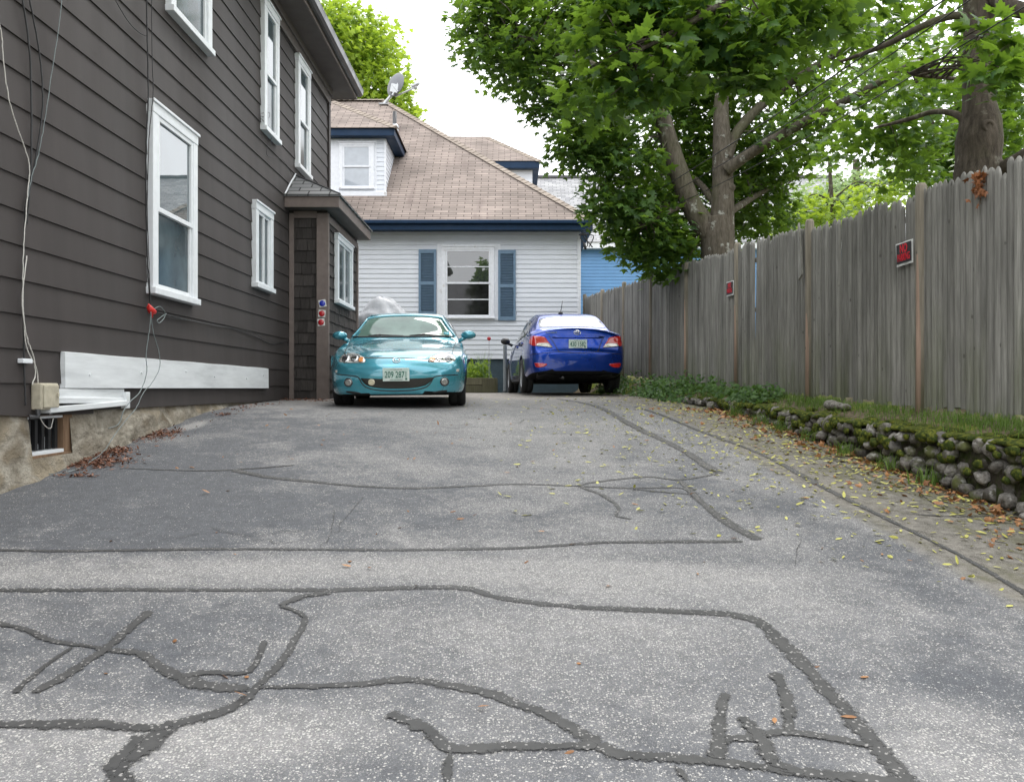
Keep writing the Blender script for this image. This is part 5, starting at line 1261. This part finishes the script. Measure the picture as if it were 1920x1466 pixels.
b.build('trunk', BARK2, t2, smooth=True); leaves('crown', *S[:4], 'maple', LEAF2, t2, S[4]); fix(t2)

# trees farther off
def tree(label, D, px, blobs, mat_, kind, rt, ls=None, group=None, bark=None):
    t = thing('leafy_tree', label, 'tree', tuple(P(px, 700, D)), group=group); b = MB(); tz = min(bl_[1] for bl_ in blobs)
    l0 = limb(b, [P(px, 735, D), P(px+4, 500, D), P(px-5, 300, D), P(px+6, tz+60, D)], [rt, rt*.8, rt*.5, rt*.15], 10); limbs = [l0]
    for bl_ in blobs: limbs.append(limb(b, [l0[len(l0)//2], Vector(l0[len(l0)//2]).lerp(P(bl_[0], bl_[1], bl_[2]), .55)+Vector((0, 0, .4)), P(bl_[0], bl_[1], bl_[2])], [rt*.35, rt*.2, rt*.06], 7))
    S = sprays(blobs, .3, .4); twigs(b, S[5], limbs, .3, .02); b.build('trunk', bark or BARK2, t, smooth=True); leaves('crown', *S[:4], kind, mat_, t, S[4]); fix(t)
tree('yellow-green leafy tree behind the tan roof and satellite dish', 33, 620,
     [(650, 60, 33, 55, 55, 1.5, 34, 40, .7, .26), (690, 110, 33, 60, 50, 1.6, 36, 40, .7, .26), (640, 160, 33, 60, 60, 1.6, 34, 40, .7, .26), (700, 180, 32.5, 60, 40, 1.4, 30, 40, .65, .26), (740, 205, 32.5, 45, 28, 1.2, 20, 36, .6, .24), (630, 20, 33.4, 22, 25, 1, 8, 30, .55, .24), (590, 120, 33, 60, 90, 1.5, 24, 40, .7, .26), (735, 150, 32.8, 22, 25, .8, 8, 30, .5, .24), (700, 60, 33.5, 24, 24, .8, 7, 30, .5, .24)], LEAF3, 'small', .35)
tree('pale silvery-green tree far beyond the fence between the two maples', 27, 1610,
     [(1580, 365, 27, 60, 42, 1.5, 30, 36, .55, .16), (1640, 350, 27.5, 55, 35, 1.5, 26, 36, .55, .16), (1530, 390, 26, 70, 40, 1.2, 30, 36, .5, .16)], LEAF4, 'small', .2)
tree('bright lime-green sapling leaning over the fence between the two maples', 20, 1560,
     [(1550, 395, 20, 45, 25, .8, 18, 30, .4, .14), (1650, 370, 20, 45, 26, .8, 16, 30, .4, .14), (1490, 415, 20, 50, 26, .8, 20, 30, .4, .14)], LEAF3, 'small', .07)
tree('green tree filling the gap behind the trunk with the burl', 17, 1790,
     [(1745, 290, 17, 45, 50, 1.5, 16, 34, .5, .16), (1800, 200, 17, 80, 80, 1.5, 34, 34, .5, .17), (1880, 300, 16, 60, 40, 1.2, 20, 34, .5, .17), (1900, 120, 16.5, 60, 90, 1.4, 28, 34, .5, .17), (1780, 300, 16.5, 70, 40, 1.2, 24, 34, .5, .17), (1700, 120, 17, 80, 60, 1.4, 18, 34, .5, .17)], LEAF2, 'small', .2)
# trees across the street behind the photographer, seen in windows and paintwork
def back_tree(label, x, y, h, r, n):
    t = thing('street_tree', label, 'tree', (x, y, -1.8)); b = MB(); b.tube([(x, y, -1.9), (x+.1, y, h*.4), (x, y+.1, h*.8)], [.35, .25, .08], 10); b.build('trunk', BARK1, t, smooth=True)
    bl_ = []
    u = RNG.normal(size=(n, 3)); u /= np.linalg.norm(u, axis=1, keepdims=True); u *= RNG.uniform(.3, 1, n)[:, None]**.5
    c = np.array([x, y, h*.55])+u*np.array([r, r, h*.42]); c += RNG.normal(size=(n, 3))*.25
    leaves('crown', c, RNG.normal(size=(n, 3))+np.array([0, 0, .8]), RNG.normal(size=(n, 3)), RNG.uniform(.35, .7, n), 'small', LEAF1, t); fix(t)
back_tree('street tree across the road on the left behind the viewer', -9, -16, 9, 4.5, 2600)
back_tree('slim street tree across the road straight behind the viewer', -.6, -18, 9.5, 2.2, 1500)
back_tree('street tree across the road on the right behind the viewer', 8, -19, 11, 5.0, 3200)

# ------------------------------------------------------------------ small plants and litter
def scatter_blades(name, pts, h, w, material, label, lean=.5):
    N = len(pts); a = RNG.uniform(0, 2*math.pi, N); hh = h*RNG.uniform(.45, 1.25, N); dx = np.stack([np.cos(a), np.sin(a), np.zeros(N)], 1); ln = RNG.uniform(.1, lean, N)
    b_ = RNG.uniform(0, 2*math.pi, N); bd = np.stack([np.cos(b_), np.sin(b_), np.zeros(N)], 1); up = np.array([0, 0, 1.0])
    p = pts; m_ = p+up*(hh*.55)[:, None]+bd*(hh*ln*.3)[:, None]; t = p+up*(hh*(1-.3*ln))[:, None]+bd*(hh*ln)[:, None]; W = (dx*w*RNG.uniform(.7, 1.3, N)[:, None])
    V = np.stack([p-W, p+W, m_-W*.7, m_+W*.7, t], 1).reshape(-1, 3); T3 = np.array([(0, 1, 3), (0, 3, 2), (2, 3, 4)])
    tr = (T3[None]+(np.arange(N)*5)[:, None, None]).reshape(-1, 3)
    return setprops(np_mesh(name, V, tr, material, np.repeat(RNG.uniform(0, 1, N), 5)), label, None, None, 'stuff')
def bank(y, o):
    zt = np.array([float(zw(q)) for q in y]); a_ = np.clip((o-.1)/.45, 0, 1)
    return np.stack([xw(y)+o, y, np.maximum(zt*(1-a_)+(zf(y)-.02)*a_, gz(xw(y), y)-.03)], 1)
N = 9000; y = RNG.uniform(3.2, 13.5, N); o = np.clip(.48-np.abs(RNG.normal(0, .17, N)), .03, .5)
keep = np.sin(y*2.3)*.4+np.sin(y*5.1+1)*.3+RNG.uniform(-.7, .9, N) > -.15; y, o = y[keep], o[keep]
scatter_blades('bank_grass', bank(y, o), .085, .003, GRASS, 'green grass growing on the mossy bank at the foot of the fence', .8)
def tufts(cs, n, rad, h):
    pts = np.concatenate([np.array(c)[None]+RNG.normal(size=(n, 3))*np.array([rad, rad, 0]) for c in cs]); return pts
cs = []
for q in (6.6, 7.2, 7.9, 8.4, 8.9, 9.6, 6.1): cs.append((float(xw(q))-.10-random.uniform(0, .08), q, float(gz(xw(q)-.12, q))))
scatter_blades('wall_foot_grass', tufts(cs, 70, .05, .1), .16, .003, GRASS, 'grass tufts sprouting where the stone wall meets the asphalt', .9)
for q in ((5.62, .42), (5.4, .44)):
    scatter_blades('tall_grass_clump', tufts([tuple(bank(np.array([q[0]]), np.array([q[1]]))[0])], 60, .07, .3), .26, .004, GRASS, 'tall grass against the fence at the right edge', .5)
# low leafy weeds along the fence further back
Pp = []
for _ in range(260):
    q = random.uniform(9.6, 17.2); oo = random.uniform(-.25, .42) if q > 11.5 else random.uniform(.1, .42)
    dens = .5+.5*math.sin(q*2.1)
    if random.random() > .35+.65*dens: continue
    c = np.array([float(xw(q))+oo, q, 0]); z0 = float(bank(np.array([q]), np.array([max(oo, 0)]))[0, 2]) if oo > 0 else float(gz(c[0], q)); hgt = random.uniform(.05, .30)*(1 if q > 11 else .7)
    k = random.randint(10, 22); Pp.append(c+np.array([0, 0, z0])+RNG.normal(size=(k, 3))*np.array([.09, .09, 0])+np.array([0, 0, 1])*RNG.uniform(.02, hgt, k)[:, None])
Pp = np.concatenate(Pp); N = len(Pp)
o_ = leaves('weeds', Pp, RNG.normal(size=(N, 3))*.5+np.array([-.25, -.35, .8]), RNG.normal(size=(N, 3)), RNG.uniform(.04, .085, N), 'oval', WEED, None); setprops(o_, 'low leafy weeds growing along the foot of the fence', None, None, 'stuff')
# fallen leaves
def litter(name, X, Y, size, kind, material, label, lift=.006, tilt=.28, zfn=gz):
    N = len(X); pos = np.stack([X, Y, zfn(X, Y)+lift+RNG.uniform(0, .006, N)], 1)
    return setprops(leaves(name, pos, RNG.normal(size=(N, 3))*tilt+np.array([0, 0, 1]), RNG.normal(size=(N, 3))*np.array([1, 1, .1]), size, kind, material, None), label, None, None, 'stuff')
N = 2300; y = RNG.gamma(5, 1.15, N)+2.4; o = RNG.exponential(.85, N); k = (y < 13.5) & (o < 3.2) & ((o < 1.7) | (y > 4.6)); y, o = y[k], o[k]
litter('fallen_yellow_leaves', xw(y)-.08-o, y, RNG.uniform(.026, .066, len(y)), 'bit', LITTERY, 'yellow-green fallen leaf bits scattered over the right side of the driveway')
N = 1050; y = RNG.uniform(3.6, 10.5, N); o = RNG.exponential(.17, N)
litter('fallen_orange_leaves', xw(y)-.06-o, y, RNG.uniform(.025, .065, N), 'small', LITTERB, 'orange-brown fallen leaves gathered along the foot of the stone wall', .01, .5)
N = 130; y = RNG.uniform(2.3, 11, N); x = RNG.uniform(-2.6, 2.4, N)*np.clip(y/5, .5, 1)
litter('scattered_leaves', x, y, RNG.uniform(.03, .06, N), 'bit', LITTERB, 'a few dry leaves scattered over the open driveway')
def litter_pile(px, py, rx, ry, n):
    x, y, z = ghit(px, py); return np.stack([x+RNG.normal(size=n)*rx, y+RNG.normal(size=n)*ry], 1)
L_ = np.concatenate([litter_pile(*a) for a in ((185, 868, .11, .13, 620), (205, 850, .08, .10, 260), (150, 893, .07, .02, 60), (220, 845, .06, .05, 160), (290, 818, .10, .18, 300), (315, 812, .06, .08, 140), (420, 778, .05, .05, 60), (460, 765, .10, .6, 140), (560, 750, .16, .10, 160), (600, 752, .10, .1, 80))])
L_[:, 0] = np.maximum(L_[:, 0], -3.16); n = len(L_)
pos = np.stack([L_[:, 0], L_[:, 1], gz(L_[:, 0], L_[:, 1])+RNG.uniform(.004, .016, n)], 1); pos[:, 2] = np.minimum(pos[:, 2], gz(pos[:, 0], pos[:, 1])+.02)
setprops(leaves('needle_litter', pos, RNG.normal(size=(n, 3))*.5+np.array([0, 0, 1]), RNG.normal(size=(n, 3))*np.array([1, 1, .25]), RNG.uniform(.018, .045, n), 'bit', NEEDLE, None), 'rusty brown leaf litter heaped along the foot of the brown house', None, None, 'stuff')
# dead leaf clump on the fence
p0 = fp(6.38, .05, 1.50); n = 46
pos = np.array(p0)+RNG.normal(size=(n, 3))*np.array([.02, .03, .055]); o_ = leaves('dead_leaf_cluster', pos, RNG.normal(size=(n, 3))+np.array([-1, -.6, 0]), RNG.normal(size=(n, 3))+np.array([0, 0, -.6]), RNG.uniform(.04, .075, n), 'small', m_leaf('dead_orange_leaf', (.14, .050, .02), (.33, .135, .055), (.2, .08, .02), .15), None)
setprops(o_, 'clump of dead orange leaves caught on the fence top', 'leaves')

# ------------------------------------------------------------------ small things by the houses
# reflectors on the porch post
def reflector(px, py, m_, lab, grp=None):
    p = P(px, py, 12.27); o = thing('reflector', lab, 'reflector', tuple(p), group=grp); a = random.uniform(-.3, .3)
    b = MB(Matrix.Rotation(a, 4, 'Y')); b.box((-.052, -.004, -.052), (.052, .004, .052)); b.build('backing', SGW, o, bevel=.003)
    b = MB(); b.lathe([(.044, -.005), (.043, -.010), (.036, -.014), (.001, -.015)], 20, 0, 'Y'); b.build('lens', m_, o, smooth=True)
RFB = mat('blue_reflector', (.012, .03, .42), .2, .15, 30, coat=1); RFR = mat('red_reflector', (.45, .008, .015), .2, .15, 30, coat=1)
reflector(604.5, 569, RFB, 'round blue reflector, topmost of three on the porch post'); reflector(603.5, 588, RFR, 'upper of the two round red reflectors on the porch post'); reflector(602, 604.5, RFR, 'lowest round red reflector on the porch post')
# electric box and cables on the brown house
jb = thing('junction_box', 'weathered beige cable junction box low on the brown siding', 'utility box', (-3.16, 5.80, -.06))
b = MB(); b.box((-.03, -.13, -.085), (.045, .09, .095)); b.build('case', PVC, jb, bevel=.012); b = MB(); b.box((.045, -.115, -.07), (.055, .075, .08)); b.box((.055, .04, .0), (.065, .06, .03)); b.build('cover', PVC, jb, bevel=.004); b = MB(); b.tube([(.02, -.13, -.08), (.02, -.13, -.13), (-.02, -.16, -.13)], .018, 8); b.build('conduit', DKMET, jb); b = MB(); b.tube([(.03, 0, -.08), (.03, 0, -.12)], .015, 8); b.build('conduit', DKMET, jb)
def wallp(px, py, off=.03):
    D = (3.2-off)*F/(CX-px); return Vector((-3.2+off, D, (CY-py)/F*D))
def cable(pts, r, m_, label, off=.03):
    b = MB(); q = spline([wallp(*p, off) if len(p) == 2 else Vector(p) for p in pts], 8)
    b.tube([p+Vector((0, random.uniform(-.004, .004), 0)) for p in q], r*.62, 6); return setprops(b.build('cable', m_, None, smooth=True), label, 'cable', 'cables hanging on the brown house')
cable([(40, -60), (43, 0), (57, 120), (58, 330), (47, 400), (44, 560), (46, 700), (48, 760)], .010, CABLEB, 'black cable running straight down the brown wall to the beige box')
cable([(52, -60), (56, 0), (74, 100), (80, 190), (72, 270), (58, 345), (50, 420)], .009, CABLEB, 'black cable bowing right before joining the vertical bundle at far left')
cable([(-20, -20), (2, 60), (8, 130), (20, 200), (40, 260), (55, 310), (52, 360), (46, 440), (43, 520), (48, 640), (68, 690), (72, 722)], .006, CABLEW, 'pale cable curving in from the left edge down to the beige box', .045)
cable([(118, -50), (112, 40), (98, 130), (85, 220), (72, 290), (60, 330), (52, 370)], .005, CABLEG, 'thin grey cable slanting down left into the vertical bundle', .04)
cable([(50, 480), (42, 560), (50, 630), (62, 665), (66, 700), (60, 722)], .006, CABLEW, 'short pale cable twisted round the bundle above the beige box', .05)
cable([(68, 768), (82, 795), (94, 803), (99, 790), (100, 782)], .005, CABLEW, 'white cable looping in front of the cellar window', .05)
cable([(274, -60), (276, 60), (278, 180), (274, 270), (274, 400), (277, 500), (281, 560), (282, 578)], .010, CABLEB, 'thick black cable running down along the left side of the large ground floor window', .06)
cable([(284, -60), (285, 100), (287, 175), (280, 250), (276, 380), (279, 480), (282, 575)], .006, CABLEB, 'thinner black cable wavering beside the thick one at the large window', .075)
cable([(283, 583), (300, 588), (330, 595), (380, 606), (440, 618), (480, 632), (510, 645), (537, 640), (540, 648)], .010, CABLEB, 'black cable sagging across the wall from the red tie to the porch')
cable([(283, 585), (310, 594), (360, 602), (410, 612), (470, 622), (500, 638), (535, 643)], .005, CABLEB, 'thin dark cable just under the sagging cable by the porch', .04)
cable([(283, 585), (280, 620), (274, 665), (275, 700), (262, 735), (245, 752), (232, 770), (222, 795), (203, 803)], .006, CABLEG, 'grey cable hanging from the red tie over the white board to the foundation', .10)
cable([(283, 585), (287, 620), (298, 660), (299, 690), (285, 718), (270, 735), (255, 765), (238, 785), (215, 815), (195, 845), (170, 865), (150, 878)], .005, CABLEG, 'pale green cable looping over the white board down to the leaf litter', .13)
x0_, y0_, z0_ = ghit(150, 880); pts = [(x0_, y0_, z0_+.01)]+[(lambda q: (q[0], q[1], q[2]+.01))(ghit(*p)) for p in ((120, 889), (80, 893), (40, 905))]
cable(pts, .005, CABLEG, 'grey cable trailing over the asphalt beside the foundation')
cable([(285, 582), (300, 575), (310, 590), (300, 605), (295, 600), (312, 588)], .006, CABLEG, 'coil of grey cable hanging beside the red tie', .06)
cable([(210, -10), (240, 40), (262, 62), (275, 68)], .006, CABLEB, 'black cable swooping from the top edge to the window cables', .04)
cable([(490, 213), (505, 212), (503, 222), (488, 220), (510, 250), (500, 290), (530, 300), (550, 333)], .005, CABLEB, 'thin wire trailing from an upper window corner to the porch roof', .05)
b = MB(); p = wallp(283, 582, .085)
b.tube([p+Vector((0, -.04, .03)), p, p+Vector((.01, .05, -.01))], [.02, .032, .022], 10); b.tube([p, p+Vector((.0, .03, -.06))], [.02, .006], 8); b.tube([p, p+Vector((.0, -.05, .05))], [.02, .006], 8)
setprops(b.build('red_tie', mat('red_tape', (.55, .02, .015), .5, .1, 20), None, smooth=True), 'red tape tie binding the cables below the large window', 'tape')
b = MB(); p = wallp(48, 677, .03); b.box(p-Vector((.02, .06, .015)), p+Vector((.02, .05, .015))); setprops(b.build('cable_clip', WHITE, None, bevel=.004), 'white cable clip on the vertical bundle above the beige box', 'clip')

# overhead wires from the white house corner
for k_, (a, c, sag, r) in enumerate(((P(1090, 434, 19.7), P(1800, -20, 5.5), .12, .006), (P(1096, 432, 19.7), P(1990, -120, 5.0), .25, .005), (P(1090, 440, 19.7), P(1990, -30, 5.6), .30, .005))):
    b = MB(); b.tube([a.lerp(c, t/24)-Vector((0, 0, sag*4*(t/24)*(1-t/24))) for t in range(25)], r, 6)
    setprops(b.build('overhead_wire', CABLEB, None, smooth=True), ('steepest service wire climbing from the white house corner across the maple', 'middle service wire climbing from the white house corner across the maple', 'lowest service wire climbing from the white house corner across the maple')[k_], 'wire', 'service wires')
b = MB()
for i in range(5):
    p = P(1090, 438, 19.66); q = spline([p, p+Vector((random.uniform(-.05, .2), -.03, random.uniform(-.15, .05))), p+Vector((random.uniform(.0, .3), -.02, random.uniform(-.3, -.05))), p+Vector((random.uniform(0, .35), 0, -.32))], 5); b.tube(q, .012, 5)
b.tube([P(1095, 455, 19.6), P(1098, 468, 19.6)], .03, 8); setprops(b.build('wire_bundle', CABLEB, None, smooth=True), 'tangle of black wire ends under the white house eave corner', 'wires')

# grey cover behind the convertible
cv = thing('covered_object', 'silver-grey fabric cover draped over a bulky object behind the convertible', 'cover', (-2.38, 15.62, -.12))
b = MB(); na, nh = 72, 34; prof = [(0.0, 1.79), (.10, 1.775), (.21, 1.72), (.30, 1.62), (.39, 1.51), (.47, 1.43), (.53, 1.37), (.56, 1.28), (.52, 1.0), (.53, .6), (.56, .2), (.57, 0)]
pr = pchip(np.linspace(0, 1, len(prof)), np.array(prof), np.linspace(0, 1, nh)); vs_ = []
for i, (r_, h_) in enumerate(pr):
    f_ = i/(nh-1)
    for j in range(na):
        a = 2*math.pi*j/na; fold = (.07*math.sin(5*a+1.2+1.5*f_)+.045*math.sin(9*a+.4-2*f_)+.02*math.sin(16*a+3*f_))*min(1, f_*2.0)
        q = r_*(1+fold*.8); tp = .05*(1-f_)
        vs_.append((q*math.cos(a)*(1.0)-.02+tp, q*math.sin(a)*.85, h_+.05*math.sin(3*a+.8)*math.sin(f_*3.1)+.025*mn.noise(Vector((a*2, f_*7, 1)))))
b.add(vs_, [(i*na+j, i*na+(j+1) % na, (i+1)*na+(j+1) % na, (i+1)*na+j) for i in range(nh-1) for j in range(na)])
b.build('fabric', mat('silver_cover_fabric', (.40, .41, .435), .5, .10, 5, bump=.4, bscale=9, bdist=.03, spec=.4), cv, smooth=True)

# planter box with plants, grey post, stake reflector
pl = thing('planter_box', 'low mossy timber planter box against the white house', 'planter', (P(905, 735, 18.0).x, 18.0, -.09)); X0, X1 = P(868, 0, 18).x-pl.location.x, P(931, 0, 18).x-pl.location.x
TIMB = m_wood('mossy_timber', (.085, .075, .05), (.16, .15, .095), True, (-.5, .6)); b = MB()
for z in (0, .158):
    b.box((X0, 0, z), (X1, .12, z+.152), 0, random.uniform(.8, 1.2)); b.box((X0, .12, z), (X0+.12, 1.8, z+.152)); b.box((X1-.12, .12, z), (X1, 1.8, z+.152))
b.box((X1-.30, -.02, 0), (X1-.02, 0, .31), 0, .8); b.build('timber', TIMB, pl, bevel=.01)
b = MB(); b.box((X0+.12, .12, .02), (X1-.12, 1.85, .26)); b.build('earth', SOIL, pl)
gp = thing('garden_plant', 'bushy green weeds with tall pale blades in the timber planter', 'plant', (P(895, 735, 18.4).x, 18.4, .17)); n = 620
pos = np.stack([RNG.uniform(-.28, .26, n), RNG.uniform(-.2, .5, n), RNG.uniform(0, .42, n)*RNG.uniform(.5, 1, n)], 1); leaves('foliage', pos, RNG.normal(size=(n, 3))*.6+np.array([0, -.5, .6]), RNG.normal(size=(n, 3))+np.array([0, 0, .6]), RNG.uniform(.05, .11, n), 'oval', LEAF3, gp)
N = 60; o_ = scatter_blades('blade', np.stack([RNG.uniform(.0, .26, N), RNG.uniform(-.15, .2, N), np.zeros(N)], 1), .62, .007, LEAF4, None, .35); o_.parent = gp; del o_['kind']
bo = thing('bollard', 'thin grey steel post standing beside the blue sedan', 'post', tuple(P(947, 735, 17.7)))
b = MB(); b.lathe([(.001, 1.0), (.02, .995), (.034, .98), (.038, .95), (.038, 0)], 18); b.build('pipe', mat('grey_post_paint', (.17, .19, .20), .5, .15, 6), bo, smooth=True); b = MB(); b.lathe([(.05, 0), (.05, .02), (.038, .03)], 18); b.build('collar', DKMET, bo)
rs = thing('driveway_marker', 'thin stake with a round red reflector in front of the white house', 'marker', tuple(P(917, 722, 18.1)))
zt_ = P(917, 635, 18.1).z-rs.location.z
b = MB(); b.tube([(0, 0, -.1), (0, 0, zt_)], .006, 6); b.build('stake', METAL, rs); b = MB(); b.lathe([(.001, -.012), (.036, -.011), (.042, -.004), (.042, .006), (.001, .008)], 20, 0, 'Y', 1, (0, -.01, zt_)); b.build('reflector', RFR, rs, smooth=True)
